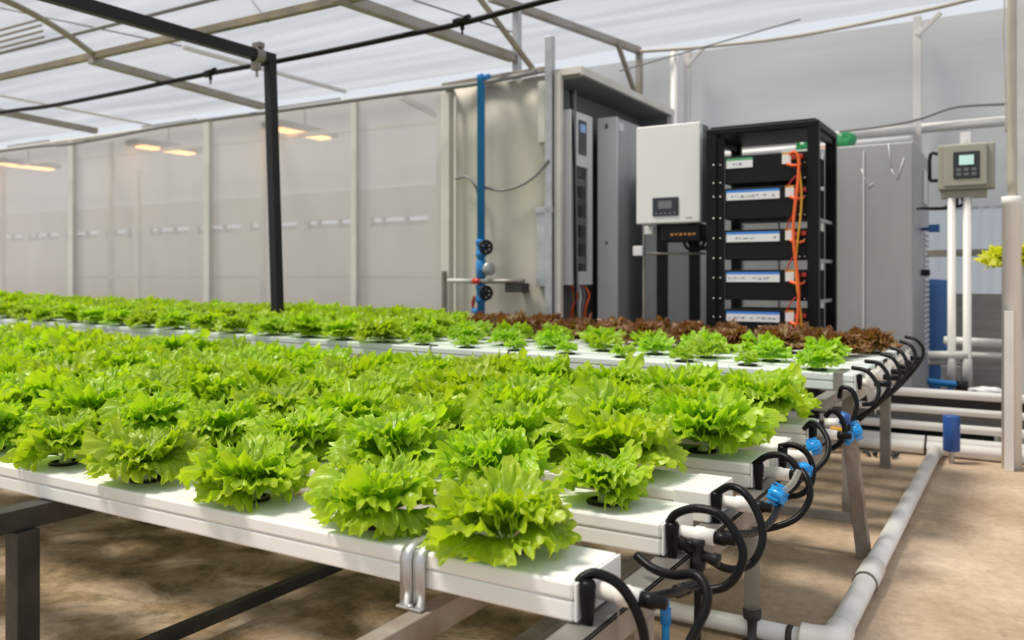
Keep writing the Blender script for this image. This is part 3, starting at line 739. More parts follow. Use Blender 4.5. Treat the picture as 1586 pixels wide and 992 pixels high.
tube(bm, [a, b], 0.0085, 12); tube(bm, [a, a + (b - a) * 0.22], 0.0115, 12); tube(bm, [a + (b - a) * 0.32, a + (b - a) * 0.5], 0.011, 12); obj('sleeve', bm, M['blackplastic'], t)
# thin water trickle / root hanging from the nearest outlet
bm = B(); tube(bm, [pix(956, 938, y=1.19), pix(958, 952, y=1.19), pix(959, 975, y=1.192), pix(961, 1010, y=1.195)], [0.003, 0.0016, 0.0014, 0.0012], 8)
tag(obj('water_drip', bm, M['cleartube']), 'thin milky string of water falling from the nearest channel outlet', 'water')

# clear drain tube, blue riser, white drains on the floor
t = thing('drain_tube', 'milky clear drain tube hanging from the third channel to the floor pipe', 'tube', (-0.591, 2.15, 0.0))
x, y = -0.591, 2.15
bm = B(); lathe(bm, [(0.0195, 0.065), (0.0195, 0.34), (0.0185, 0.34), (0.0185, 0.065)], (x, y, 0), seg=18); obj('clear_tube', bm, M['cleartube'], t)
bm = B(); lathe(bm, [(0.021, 0.062), (0.023, 0.066), (0.023, 0.084), (0.021, 0.088), (0.012, 0.05), (0.011, 0.0), (0.028, -0.03 + 0.031)], (x, y, 0), seg=16); obj('collar', bm, M['darksteel'], t)
t = thing('blue_riser', 'thin blue riser pipe with a collar under the hose loops', 'pipe', (-0.74, 1.85, 0))
c = pix(1031, 940, y=1.85)
bm = B(); lathe(bm, [(0.009, 0.0), (0.009, 0.34), (0.002, 0.341)], (c.x, c.y, 0), seg=14); obj('pipe', bm, M['bluecap'], t)
bm = B(); lathe(bm, [(0.010, -0.02), (0.0125, -0.018), (0.0125, 0.018), (0.010, 0.02)], (c.x, c.y, pix(1031, 955, y=1.85).z), seg=14); obj('collar', bm, M['blue'], t)
t = thing('drain_pipe', 'long thick white drain pipe lying on the concrete beside the benches', 'drain pipe', (-0.398, 3.5, 0))
bm = B(); tube(bm, [(-0.400, 2.24, 0.035), (-0.396, 4.86, 0.035)], 0.030, 20); obj('pipe', bm, M['pvc'], t)
bm = B(); tube(bm, [(-0.4, 2.64, 0.035), (-0.3995, 2.80, 0.035)], 0.0345, 20); obj('coupling', bm, M['pvc'], t)
bm = B(); lathe(bm, [(0.0352, 0), (0.0355, 0.004), (0.0352, 0.008)], (-0.4, 2.634, 0.035), (0, 1, 0), 20); obj('seal_ring', bm, M['steel'], t)
bm = B(); tube(bm, [(-0.400, 2.255, 0.035), (-0.400, 2.20, 0.035), (-0.41, 2.178, 0.035), (-0.44, 2.172, 0.033), (-0.475, 2.172, 0.032)], 0.0355, 18); obj('elbow', bm, M['pvc'], t)
bm = B(); tube(bm, [(-0.47, 2.172, 0.030), (-0.87, 2.172, 0.030)], 0.0235, 18); obj('cross_pipe', bm, M['pvc'], t)
bm = B(); lathe(bm, [(0.0245, 0), (0.026, 0.003), (0.026, 0.012), (0.0245, 0.015)], (-0.51, 2.172, 0.030), (1, 0, 0), 18); obj('hose_clip', bm, M['darksteel'], t)
bm = B(); lathe(bm, [(0.037, 0), (0.037, 0.02), (0.031, 0.024)], (-0.396, 4.80, 0.035), (0, 1, 0), 20); obj('end_collar', bm, M['pvc'], t)

# ------------------------------------------------------------------ pipes and boards beyond the floor pipe
specs = [(4.89, 708, 0.034, 'lowest white pipe resting on the floor in front of the boards'), (4.92, 688, 0.030, 'second white pipe up in the low stack behind the drain pipe'),
         (4.93, 664, 0.023, 'third white pipe up, just under the grey board'), (4.93, 638, 0.020, 'fourth white pipe up, between the grey and brown boards'), (4.93, 612, 0.023, 'topmost white pipe of the low stack, above the brown board')]
ZP = []
for y, py, r, lab in specs:
    z = max(pix(1475, py, y=y).z, r + 0.001); ZP.append(z)
    bm = B(); tube(bm, [(-2.2, y, z + 0.004), (0.4, y, z)], r, 16)
    tag(obj('white_pipe', bm, M['pvc']), lab, 'pipe', 'white pipes stacked behind the drain pipe')
bm = B(); box(bm, (-2.2, 4.955, ZP[3] + 0.012), (0.4, 4.975, ZP[4] - 0.005), 0.002); tag(obj('brown_board', bm, M['plank']), 'dark brown board fixed below the topmost white pipe', 'board')
bm = B(); box(bm, (-2.2, 4.955, ZP[2] + 0.012), (0.4, 4.972, ZP[3] - 0.004), 0.002); tag(obj('grey_board', bm, M['greyboard']), 'grey board fixed above the third white pipe', 'board')
bm = B(); tube(bm, [(-0.62, 4.965, (ZP[1] + ZP[2]) / 2 + 0.002), (-0.14, 4.965, (ZP[1] + ZP[2]) / 2 - 0.004)], 0.022, 14); tag(obj('black_pipe', bm, M['rubber']), 'short black pipe wedged between white pipes of the low stack', 'pipe')
bm = B(); lathe(bm, [(0.0365, 0), (0.0365, 0.008), (0.035, 0.01)], (-0.452, 4.89, ZP[0] + 0.002), (1, 0, 0), 16); lathe(bm, [(0.033, 0), (0.033, 0.008), (0.031, 0.01)], (-0.452, 4.92, ZP[1] + 0.001), (1, 0, 0), 16)
tag(obj('pipe_clip', bm, M['rubber']), 'black clip binding the two lowest white pipes', 'clip')
t = thing('blue_cup_valve', 'navy blue cylindrical cap standing on a short white neck by the drain pipe', 'valve', (-0.318, 4.74, 0))
bm = B(); lathe(bm, [(0.013, 0.0), (0.013, 0.05), (0.016, 0.052), (0.016, 0.066)], (-0.318, 4.74, 0.001), seg=14); obj('neck', bm, M['pvc_old'], t)
bm = B(); lathe(bm, [(0.036, 0.062), (0.039, 0.066), (0.039, 0.232), (0.037, 0.236), (0.003, 0.2362)], (-0.318, 4.74, 0), seg=22); obj('cap', bm, M['navy'], t)
bm = B(); 
for k in range(6):
    p = Vector((-0.62 + rng.uniform(-0.07, 0.07), 4.72 + rng.uniform(-0.05, 0.05), 0.004)); q = p + Vector((rng.uniform(-0.06, 0.06), rng.uniform(-0.03, 0.03), 0.012))
    tube(bm, [p, (p + q) / 2 + Vector((0, 0, 0.012)), q], [0.006, 0.012, 0.004], 7)
tag(obj('debris_scrap', bm, M['litter']), 'dark crumpled scrap on the floor behind the rear bench leg', 'scrap')

# tall pipe with the yellow lettuce
t = thing('tower_pipe', 'tall white planting pipe standing at the film curtain', 'pipe', (-0.05, 4.76, 0))
bm = B(); lathe(bm, [(0.044, 0.0), (0.043, 0.10), (0.041, 1.98), (0.046, 1.985), (0.046, 2.00), (0.03, 2.02)], (-0.046, 4.76, 0), seg=22)
bm.free(); bm = B(); ztop = pix(1566, 305, y=4.76).z
lathe(bm, [(0.043, 0.0), (0.041, ztop - 0.04), (0.044, ztop - 0.038), (0.044, ztop), (0.02, ztop + 0.002)], (pix(1567, 400, y=4.76).x, 4.76, 0.001), seg=22); obj('pipe', bm, M['pvc'], t)
bm = B(); xx = pix(1568, 400, y=4.76).x; tube(bm, [(xx, 4.76, ztop), (xx - 0.002, 4.76, 2.0), (xx, 4.76, 3.0)], 0.021, 14); obj('upper_pipe', bm, M['tancable'], t, label='thin beige upper pipe')
bm = B(); bar(bm, (pix(1563, 700, y=4.69).x, 4.695, 0.0), (pix(1563, 700, y=4.69).x, 4.695, 0.76), 0.040, 0.03); obj('foot_post', bm, M['palesteel'], t)
p = pix(1552, 396, y=4.885)
bm = B(); tube(bm, [(xx, 4.77, p.z - 0.11), (p.x + 0.03, 4.84, p.z - 0.09), (p.x + 0.035, 4.885, p.z - 0.055)], [0.026, 0.028, 0.030], 14); obj('planting_spout', bm, M['pvc'], t)
yl = lettuce(YEL, (p.x + 0.035, 4.885, p.z - 0.058), 0.4, 1.05, 'yellow green lettuce growing from the back of the tall white pipe', 'tower lettuce', pot=False)
del yl['group']
bm = B(); tube(bm, [pix(1556, 0, y=4.72) + Vector((0, 0, 0.3)), pix(1556, 0, y=4.72), pix(1554, 60, y=4.72), pix(1557, 130, y=4.72), pix(1558, 205, y=4.72)], 0.004, 6)
tag(obj('hanging_wire', bm, M['tancable']), 'thin beige wire hanging down beside the tall white pipe', 'wire')

# ------------------------------------------------------------------ beige shelter with its power cabinets
XC, YC, ZC = -2.63, 4.90, 2.27
t = thing('equipment_shelter', 'beige panel shelter open at the side with power units inside', 'shelter', (-3.1, 5.6, 0))
bm = B()
def bpan(u, v):
    x = -3.50 + 0.87 * u; d = 0.018 * sin(u * 9.0) * sin(u * 4 + 1)
    return Vector((x, YC + d, 0.0 + 2.24 * v))
sheet(bm, bpan, 60, 6); g = bmesh.ops.extrude_face_region(bm, geom=bm.faces[:]); bmesh.ops.translate(bm, verts=[v for v in g['geom'] if isinstance(v, bmesh.types.BMVert)], vec=(0, 0.06, 0)); obj('side_panel', bm, M['beige'], t)
bm = B(); box(bm, (-3.53, 4.885, 0.0), (-3.46, 4.965, 2.22), 0.004); obj('left_edge', bm, M['cream'], t)
bm = B(); bar(bm, (-3.40, 4.88, 0), (-3.40, 4.88, 2.18), 0.018, 0.018); obj('conduit', bm, M['cream'], t)
bm = B(); bar(bm, (-2.705, 4.865, 0.86), (-2.705, 4.865, 1.335), 0.065, 0.03); box(bm, (-2.742, 4.84, 1.335), (-2.615, 4.885, 1.375), 0.003); obj('cable_trunk', bm, M['galv'], t)
bm.free if False else None
bm = B(); box(bm, (-2.735, 4.862, 1.80), (-2.665, 4.885, 2.20), 0.003); obj('upper_trunk', bm, M['cream'], t)
bm = B(); bar(bm, (-2.645, 4.865, 0), (-2.645, 4.865, 2.48), 0.05, 0.05); obj('corner_post', bm, M['galv'], t, label='tall galvanised corner post')
bm = B(); bar(bm, (-2.592, 4.885, 0), (-2.592, 4.885, 2.24), 0.045, 0.04); obj('front_jamb', bm, M['cream'], t)
bm = B(); box(bm, (-2.76, 4.97, 0.0), (-2.70, 6.5, 2.199)); obj('inner_wall', bm, M['shade'], t)
bm = B(); box(bm, (-2.72, 4.90, 2.20), (-2.42, 6.50, 2.235), 0.003); obj('roof_panel', bm, M['shade'], t)
bm = B(); bar(bm, (-2.425, 4.88, 2.235), (-2.425, 6.52, 2.235), 0.03, 0.05); bar(bm, (-2.66, 4.89, 2.245), (-2.42, 4.89, 2.245), 0.03, 0.045); obj('roof_edge', bm, M['cream'], t)
bm = B(); bar(bm, (-2.43, 6.48, 0), (-2.43, 6.48, 2.21), 0.045, 0.045); obj('rear_post', bm, M['palesteel'], t)
bm = B(); box(bm, (-2.72, 6.46, 0.0), (-2.45, 6.50, 2.199)); obj('end_panel', bm, M['shade'], t)
bm = B(); bar(bm, (-3.5, 4.87, 2.262), (-2.66, 4.87, 2.275), 0.035, 0.035); obj('top_rail', bm, M['roofsteel'], t)
# open-fronted white battery cabinet on the inner wall
t = thing('battery_cabinet', 'narrow white battery cabinet with dark open front inside the beige shelter', 'cabinet', (-2.60, 5.13, 0.85))
xf = -2.55; ya, yb_ = 4.965, 5.30
za, zb = 0.87, 2.02
bm = B(); box(bm, (xf - 0.10, ya, za), (xf - 0.02, yb_, zb), 0.004)
box(bm, (xf - 0.02, ya, za), (xf, ya + 0.055, zb), 0.002); box(bm, (xf - 0.02, yb_ - 0.07, za), (xf, yb_, zb), 0.002); box(bm, (xf - 0.02, ya + 0.055, za), (xf, yb_ - 0.07, za + 0.09), 0.002); box(bm, (xf - 0.02, ya + 0.055, 1.66), (xf, yb_ - 0.07, zb), 0.002)
obj('case', bm, M['whitecase'], t)
bm = B(); box(bm, (xf - 0.019, ya + 0.056, za + 0.091), (xf - 0.014, yb_ - 0.071, 1.659)); obj('dark_opening', bm, M['screen'], t)
for k in range(5):
    z = za + 0.14 + k * 0.13
    bm = B(); box(bm, (xf - 0.0138, ya + 0.07 + 0.01 * (k % 2), z), (xf - 0.006, yb_ - 0.10, z + 0.05), 0.002); obj('cell_block', bm, M['darkcase'] if k % 2 else M['screengrey'], t)
bm = B(); box(bm, (xf + 0.0005, ya + 0.12, 1.74), (xf + 0.006, ya + 0.235, 1.97), 0.003); cpn = obj('control_panel', bm, M['screen'], t, label='dark control panel')
bm = B(); box(bm, (xf + 0.0065, ya + 0.135, 1.89), (xf + 0.008, ya + 0.215, 1.945), 0.0005); obj('display', bm, M['bluelit'], cpn, label='blue lit display')
for k in range(2):
    bm = B(); tube(bm, [(xf - 0.012 + 0.018 * k, ya + 0.03 + 0.03 * k, 2.15), (xf + 0.012, ya + 0.03 + 0.02 * k, 1.7), (xf + 0.014, ya + 0.035 + 0.03 * k, 1.3), (xf + 0.010, ya + 0.05 + 0.03 * k, 0.95), (xf + 0.012, ya + 0.06 + 0.03 * k, 0.55)], 0.008, 8)
    tag(obj('power_cable', bm, M['rubber'] if k == 0 else M['greywire']), ('black' if k == 0 else 'grey') + ' cable running down the front of the white battery cabinet', 'cable')
for k, (c, mm, lab) in enumerate(((0.10, 'yellowcable', 'yellow'), (0.17, 'label', 'white'), (0.21, 'greywire', 'grey'), (0.26, 'orange', 'red orange'), (0.06, 'redcable', 'dark red'))):
    bm = B(); yy = ya + c
    tube(bm, [(xf - 0.03, yy, 0.868), (xf - 0.025 + 0.01 * k, yy + 0.01, 0.80), (xf - 0.01, yy - 0.02, 0.70), (xf - 0.02, yy + 0.01, 0.55)], 0.009, 8)
    tag(obj('cabinet_lead', bm, M[mm]), f'{lab} lead hanging below the white battery cabinet', 'cable', 'leads below the battery cabinet')
# tall silver side cabinet
t = thing('switch_cabinet', 'tall silver grey cabinet between the shelter opening and the wall inverter', 'cabinet', (-2.50, 5.8, 0))
bm = B(); box(bm, (-2.575, 5.43, 0.0), (-2.425, 5.448, 2.035), 0.003); obj('front_face', bm, M['silvercase'], t)
bm = B(); box(bm, (-2.565, 5.449, 0.0), (-2.43, 6.35, 2.03), 0.004); obj('body', bm, M['greypanel'], t)
bm = B(); box(bm, (-2.512, 5.423, 1.955), (-2.495, 5.43, 1.99), 0.002); box(bm, (-2.512, 5.423, 1.15), (-2.495, 5.43, 1.17), 0.002); obj('lock', bm, M['darkcase'], t)
bm = B(); box(bm, (-2.43, 5.47, 1.945), (-2.426, 5.55, 2.0), 0.001); obj('name_plate', bm, M['label'], t)

# wall inverter on a black stand
t = thing('wall_inverter', 'white wall inverter with a small dark display, hung on a black stand', 'inverter', (-1.8, 4.85, 1.23))
bm = B(); box(bm, (-1.998, 4.75, 1.237), (-1.602, 4.80, 1.817), 0.008); obj('front_cover', bm, M['whitecase'], t)
bm = B(); box(bm, (-1.992, 4.801, 1.245), (-1.612, 4.93, 1.815), 0.004); obj('heat_sink', bm, M['darkcase'], t)
bm = B(); box(bm, (-1.892, 4.744, 1.28), (-1.732, 4.7499, 1.389), 0.003); dp = obj('display_panel', bm, M['screen'], t)
bm = B(); box(bm, (-1.856, 4.742, 1.323), (-1.772, 4.744, 1.368), 0.0006); obj('display', bm, M['screengrey'], dp)
bm = B()
for k in range(5): box(bm, (-1.872 + k * 0.028, 4.7425, 1.293), (-1.862 + k * 0.028, 4.744, 1.299))
box(bm, (-1.69, 4.749, 1.262), (-1.65, 4.7499, 1.268)); obj('print', bm, M['ink'], t)
for k in range(4):
    bm = B(); lathe(bm, [(0.018, 0), (0.02, 0.015), (0.012, 0.022), (0.003, 0.0222)], (-1.94 + k * 0.09 + (0.02 if k == 2 else 0), 4.86, 1.816), seg=12); obj('top_gland', bm, M['blackplastic'], t)
bm = B(); box(bm, (-1.87, 4.80, 1.13), (-1.62, 4.92, 1.236), 0.01); obj('connector_box', bm, M['blackplastic'], t)
bm = B()
for k in range(6): box(bm, (-1.80 + k * 0.027, 4.797, 1.165 + 0.004 * (k % 2)), (-1.783 + k * 0.027, 4.80, 1.18), 0.001)
obj('indicator_row', bm, M['amber'], t, label='row of amber indicators')
for k in range(3):
    bm = B(); x = -1.66 + 0.03 * k; tube(bm, [(x - 0.08, 4.86, 1.13), (x - 0.05, 4.85, 1.09), (x + 0.03, 4.85, 1.10), (x + 0.06, 4.86, 1.18), (x + 0.075, 4.87, 1.30)], 0.009, 8); obj('cable', bm, M['rubber'], t)
t = thing('inverter_stand', 'black two-legged stand behind the wall inverter', 'stand', (-1.77, 4.96, 0))
for x in (-1.915, -1.71):
    bm = B(); bar(bm, (x, 4.965, 0), (x, 4.965, 1.75), 0.06, 0.04); obj('leg', bm, M['rack'], t)
bm = B(); bar(bm, (-1.945, 4.965, 1.70), (-1.68, 4.965, 1.70), 0.03, 0.05); obj('cross_bar', bm, M['rack'], t)
t = thing('conduit_run', 'thin grey conduit with a white switch box under the wall inverter', 'conduit', (-1.9, 4.92, 1.05))
bm = B(); tube(bm, [pix(1000, 393, y=4.90), pix(1092, 393, y=4.90)], 0.008, 10); obj('pipe', bm, M['steel'], t)
c = pix(989, 389, y=4.90); bm = B(); box(bm, c - Vector((0.032, 0.015, 0.03)), c + Vector((0.032, 0.015, 0.03)), 0.004); obj('switch_box', bm, M['label'], t)
bm = B(); bar(bm, (c.x + 0.02, 4.94, 0), (c.x + 0.02, 4.94, 1.30), 0.014, 0.014); obj('upright', bm, M['steel'], t)
c = pix(1006, 357, y=4.92); bm = B(); box(bm, c - Vector((0.03, 0.012, 0.025)), c + Vector((0.03, 0.012, 0.025)), 0.003); tag(obj('junction_box', bm, M['silvercase']), 'small pale junction box just under the left corner of the wall inverter', 'box')

# ------------------------------------------------------------------ black rack with battery modules
t = thing('equipment_rack', 'open black steel rack holding a column of black battery modules', 'rack', (-1.23, 4.9, 0))
RX0, RX1, RY0, RY1, RZ = -1.537, -0.93, 4.65, 5.16, 1.755
for x in (RX0 + 0.03, RX1 - 0.03):
    for y in (RY0 + 0.02, RY1 - 0.02):
        bm = B(); bar(bm, (x, y, 0), (x, y, RZ - 0.045), 0.058, 0.04); obj('upright', bm, M['rack'], t)
bm = B(); box(bm, (RX0, RY0, RZ - 0.045), (RX1, RY1, RZ - 0.005), 0.008); box(bm, (RX0 + 0.02, RY0 + 0.02, RZ - 0.006), (RX1 - 0.02, RY1 - 0.02, RZ + 0.006), 0.004); obj('top_panel', bm, M['rack'], t)
for x in (RX0 + 0.03, RX1 - 0.03):
    bm = B(); bar(bm, (x, RY0 + 0.03, 1.70), (x, RY1 - 0.03, 1.70), 0.03, 0.05); obj('side_rail', bm, M['rack'], t)
    bm = B(); bar(bm, (x, RY0 + 0.03, 0.08), (x, RY1 - 0.03, 0.08), 0.04, 0.05); obj('side_rail', bm, M['rack'], t)
bm = B(); box(bm, (RX0 + 0.058, RY0 + 0.012, 0.05), (RX0 + 0.10, RY0 + 0.026, 1.70), 0.001); obj('mounting_strip', bm, M['rack'], t)
ZM = [(1.437, 1.590), (1.240, 1.413), (1.018, 1.182), (0.795, 0.962), (0.575, 0.745), (0.355, 0.525)]
bm = B()
for k, (a, b) in enumerate(ZM):
    for z in (a + 0.008, b - 0.045):
        for x in (RX0 + 0.045, RX0 + 0.079):
            lathe(bm, [(0.0055, 0), (0.005, 0.003), (0.001, 0.0035)], (x, RY0 + (0.0115 if x > RX0 + 0.06 else -0.0005), z), (0, -1, 0), 8)
obj('rack_screws', bm, M['screw'], t)
for k in range(4):
    bm = B(); z = 1.23 - k * 0.22
    bar(bm, (RX1 - 0.03, RY0 + 0.04, z), (RX1 - 0.03, RY1 - 0.04, z), 0.02, 0.02); obj('side_rail', bm, M['galv'], t)
MX0, MX1, MY = -1.436, -0.988, 4.668
mods = ['topmost battery module', 'second battery module from the top', 'third battery module from the top', 'fourth battery module from the top', 'fifth battery module from the top', 'lowest battery module']
for k, (a, b) in enumerate(ZM[:5]):
    t = thing('battery_module', f'black {mods[k]} in the rack, ' + ('short label with green edge' if k == 0 else 'long white label with blue edge'), 'battery module', (-1.22, 4.85, a), 'battery modules in the black rack')
    bm = B(); box(bm, (MX0, MY + 0.004, a), (MX1, MY + 0.42, b), 0.004); obj('case', bm, M['module'], t)
    w = 0.145 if k == 0 else 0.29
    top = b - 0.012
    bm = B(); box(bm, (MX0 + 0.01, MY, top - 0.055), (MX0 + 0.01 + w, MY + 0.0035, top - 0.014)); lst = obj('label_strip', bm, M['label'], t, label='white label strip')
    bm = B(); box(bm, (MX0 + 0.01, MY, top - 0.0139), (MX0 + 0.01 + w, MY + 0.0035, top)); obj('label_edge', bm, M['labelgreen'] if k == 0 else M['labelblue'], lst, label='green label edge' if k == 0 else 'blue label edge')
    bm = B(); x = MX0 + 0.022
    r2 = random.Random(k)
    while x < MX0 + w - 0.015:
        l = r2.uniform(0.005, 0.02)
        if r2.random() < 0.7: box(bm, (x, MY - 0.0008, top - 0.039 + r2.uniform(-0.004, 0.004)), (x + l, MY - 0.0001, top - 0.031 + r2.uniform(-0.003, 0.005)))
        x += l + r2.uniform(0.003, 0.012)
    obj('label_print', bm, M['ink'], lst)
    xs = MX1 - (0.135 if k == 0 else 0.118)
    bm = B(); box(bm, (xs, MY - 0.001, b - 0.062), (xs + 0.046, MY + 0.0035, b - 0.012)); wst = obj('warning_sticker', bm, M['label'], t)
    bm = B(); box(bm, (xs, MY - 0.001, b - 0.0119), (xs + 0.046, MY + 0.0035, b - 0.001)); obj('sticker_edge', bm, M['warn'], wst, label='orange sticker edge')
    for s, dz in ((0.052, -0.010), (0.086, -0.006)):
        bm = B(); box(bm, (xs + s, MY - 0.022, b - 0.034 + dz), (xs + s + 0.026, MY + 0.0035, b - 0.010 + dz), 0.005); obj('terminal_plug', bm, M['redcable'], t, label='red terminal plug')
    bm = B(); tube(bm, [(xs + 0.03, MY - 0.012, b - 0.064), (xs + 0.055, MY - 0.022, b - 0.074), (xs + 0.085, MY - 0.026, b - 0.076), (xs + 0.105, MY - 0.026, b - 0.068)], [0.010, 0.009, 0.007, 0.006], 8); obj('lead', bm, M['orange'], t, label='orange lead')
    bm = B()
    for x, z in ((MX1 - 0.018, a + 0.012), (MX1 - 0.018, b - 0.06), (MX1 - 0.045, a + 0.012)): lathe(bm, [(0.005, 0), (0.004, 0.003), (0.001, 0.0035)], (x, MY + 0.004, z), (0, -1, 0), 8)
    obj('front_screws', bm, M['screw'], t)
xl = MX1 - 0.052
def loom(name, off, r, m, lab, ph):
    P = [(xl - 0.035, MY - 0.03 + off, 1.572), (xl - 0.008, MY - 0.045 + off, 1.583)]
    z = 1.55
    while z > 0.56:
        P.append((xl + 0.014 * sin(z * 9 + ph) + off * 0.5, MY - 0.045 + off * 0.6, z)); z -= 0.06
    bm = B(); tube(bm, P, r, 8, 5)
    tag(obj(name, bm, M[m]), lab, 'cable', 'looms down the battery rack')
loom('cable_loom', 0.0, 0.0085, 'orange', 'orange cable loom running down the front of the battery modules', 0.5)
loom('cable_loom', 0.021, 0.006, 'yellowcable', 'thinner yellow cable twisted with the orange loom on the battery rack', 2.1)
for k in range(4):
    a = ZM[k][0]; b = ZM[k + 1][1]
    bm = B(); tube(bm, [(xl - 0.004, MY - 0.035, a + 0.02), (xl - 0.035, MY - 0.03, a - 0.015), (xl - 0.055, MY - 0.02, b - 0.012)], 0.004, 6); 
    tag(obj('jumper_lead', bm, M['redcable']), f'thin dark red jumper between the {ORD[k + 1]} and {ORD[k + 2]} battery modules', 'cable', 'red jumpers between battery modules')

# ------------------------------------------------------------------ grey cabinets and the controller
t = thing('grey_cabinet', 'large grey sheet metal cabinet with side louvres behind the rack', 'cabinet', (-1.0, 6.0, 0))
bm = B(); box(bm, (-1.36, 5.60, 0.05), (-0.578, 6.55, 1.735), 0.01); obj('body', bm, M['greypanel'], t)
bm = B()
for x in (-1.10, -0.86): box(bm, (x, 5.594, 0.06), (x + 0.008, 5.5995, 1.70), 0.001)
obj('panel_seam', bm, M['silvercase'], t)
bm = B()
for k in range(24): box(bm, (-0.5778, 6.20, 0.42 + k * 0.034), (-0.566, 6.45, 0.438 + k * 0.034), 0.003)
obj('louvres', bm, M['silvercase'], t)
bm = B(); box(bm, (-0.577, 6.02, 0.93), (-0.53, 6.10, 0.97), 0.006); obj('handle', bm, M['blackplastic'], t)
bm = B(); box(bm, (-0.577, 6.12, 1.40), (-0.565, 6.30, 1.62), 0.003); obj('side_label', bm, M['label'], t)
bm = B()
for a, b in (((1334, 262), (1345, 290)), ((1345, 290), (1352, 284)), ((1376, 222), (1380, 262)), ((1380, 262), (1390, 278)), ((1390, 278), (1400, 245))):
    tube(bm, [pix(*a, y=5.599), pix(*b, y=5.599)], 0.0028, 6)
obj('sealant_smear', bm, M['silvercase'], t, label='pale smear of sealant')
t = thing('grey_cabinet', 'plain grey panelled cabinet behind the wall inverter', 'cabinet', (-1.85, 6.0, 0))
bm = B(); box(bm, (-2.32, 5.62, 0.0), (-1.372, 6.5, 1.66), 0.008); obj('body', bm, M['greypanel'], t)
bm = B()
for x in (-2.20, -1.95, -1.62): box(bm, (x, 5.614, 0.02), (x + 0.012, 5.6195, 1.62), 0.001)
obj('panel_seam', bm, M['silvercase'], t)
bm = B(); 
def bag(c, rx, ry, rz, seed):
    b2 = bmesh.new(); bmesh.ops.create_icosphere(b2, subdivisions=3, radius=1)
    for v in b2.verts:
        n = 1 + 0.35 * noise.noise(v.co * 1.7 + Vector((seed, 0, 0))) + 0.12 * noise.noise(v.co * 5)
        v.co = Vector((c[0] + v.co.x * rx * n, c[1] + v.co.y * ry * n, max(c[2] + v.co.z * rz * n, 1.7365)))
    for f in b2.faces: f.smooth = True
    return b2
for (px, py, rx, rz, mm, nm, lab) in ((1308, 219, 0.065, 0.075, 'greenbag', 'plastic_bag', 'green plastic bag lying on the grey cabinet, right of the rack'), (1246, 224, 0.055, 0.07, 'greenbag', 'plastic_bag', 'green plastic bag on the grey cabinet seen through the rack'), (1275, 226, 0.035, 0.028, 'orangebag', 'plastic_bag', 'small orange plastic bag between two green ones on the grey cabinet')):
    p = pix(px, py, y=5.9)
    bm.free(); bm = bag((p.x, 5.9, 1.7365 + rz * 0.8), rx, 0.06, rz, px); tag(obj(nm, bm, M[mm]), lab, 'bag'); bm = B()
bm.free()
t = thing('wall_controller', 'khaki grey control box with a lit screen mounted on white pipes', 'controller', (-0.29, 5.42, 1.42))
bm = B(); box(bm, (-0.432, 5.40, 1.415), (-0.150, 5.52, 1.67), 0.008); obj('box', bm, M['ctrl'], t)
bm = B(); box(bm, (-0.400, 5.380, 1.432), (-0.185, 5.3995, 1.665), 0.006); obj('lid', bm, M['ctrl'], t)
bm = B(); box(bm, (-0.352, 5.3755, 1.472), (-0.222, 5.3799, 1.622), 0.003); kp = obj('keypad', bm, M['screen'], t)
bm = B(); box(bm, (-0.323, 5.373, 1.548), (-0.250, 5.3754, 1.602), 0.0008); obj('display', bm, M['lcd'], kp, label='lit pale green display')
bm = B()
for i in range(3):
    for j in range(2): box(bm, (-0.336 + i * 0.037, 5.373, 1.488 + j * 0.026), (-0.312 + i * 0.037, 5.3754, 1.504 + j * 0.026), 0.001)
obj('keys', bm, M['screengrey'], kp)
bm = B(); box(bm, (-0.42, 5.44, 1.37), (-0.19, 5.50, 1.4145), 0.004); obj('gland_plate', bm, M['ctrl'], t)
bm = B(); box(bm, (-0.305, 5.41, 1.6705), (-0.285, 5.43, 1.70), 0.002); box(bm, (-0.322, 5.44, 1.671), (-0.268, 5.45, 1.74), 0.002); obj('hanger_tab', bm, M['label'], t)
for k in range(3):
    bm = B(); tube(bm, [(-0.37 + k * 0.03, 5.46, 1.37), (-0.38 + k * 0.035, 5.44, 1.33), (-0.42 + k * 0.01, 5.44, 1.315), (-0.50, 5.46, 1.32), (-0.555, 5.6, 1.33)], 0.009, 8); obj('cable', bm, M['rubber'], t)
t = thing('pipe_bracket', 'small black pipe bracket between the grey cabinet and the control box', 'bracket', (-0.5, 5.42, 1.5))
bm = B(); tube(bm, [pix(1440, 280, y=5.45), pix(1441, 240, y=5.45), pix(1456, 240, y=5.45)], 0.010, 8, 3); tube(bm, [pix(1440, 280, y=5.45), pix(1456, 280, y=5.45)], 0.010, 8); obj('hoop', bm, M['blackplastic'], t)
t = thing('riser_pipes', 'pair of white riser pipes below the control box with elbows at the floor end', 'pipes', (-0.33, 5.43, 0))
for px in (1474, 1498):
    x = pix(px, 400, y=5.43).x
    bm = B(); lathe(bm, [(0.026, 0.30), (0.026, 0.46), (0.022, 0.465), (0.022, 1.37), (0.01, 1.371)], (x, 5.43, 0), seg=16); obj('riser', bm, M['wallpipe'], t)
bm = B(); tube(bm, [pix(1438, 551, y=5.43), pix(1500, 551, y=5.43)], 0.026, 14); tube(bm, [pix(1438, 560, y=5.46), pix(1505, 560, y=5.46)], 0.022, 14); obj('lower_run', bm, M['wallpipe'], t)
bm = B(); tube(bm, [pix(1462, 528, y=5.55), pix(1560, 533, y=5.55)], 0.026, 14); tube(bm, [pix(1500, 550, y=5.55), pix(1560, 553, y=5.55)], 0.022, 14); obj('rear_run', bm, M['wallpipe'], t)
for px in (1462, 1482):
    x = pix(px, 560, y=5.5).x
    bm = B(); bar(bm, (x, 5.5, 0), (x, 5.5, 0.41), 0.03, 0.03); obj('support_leg', bm, M['palesteel'], t)
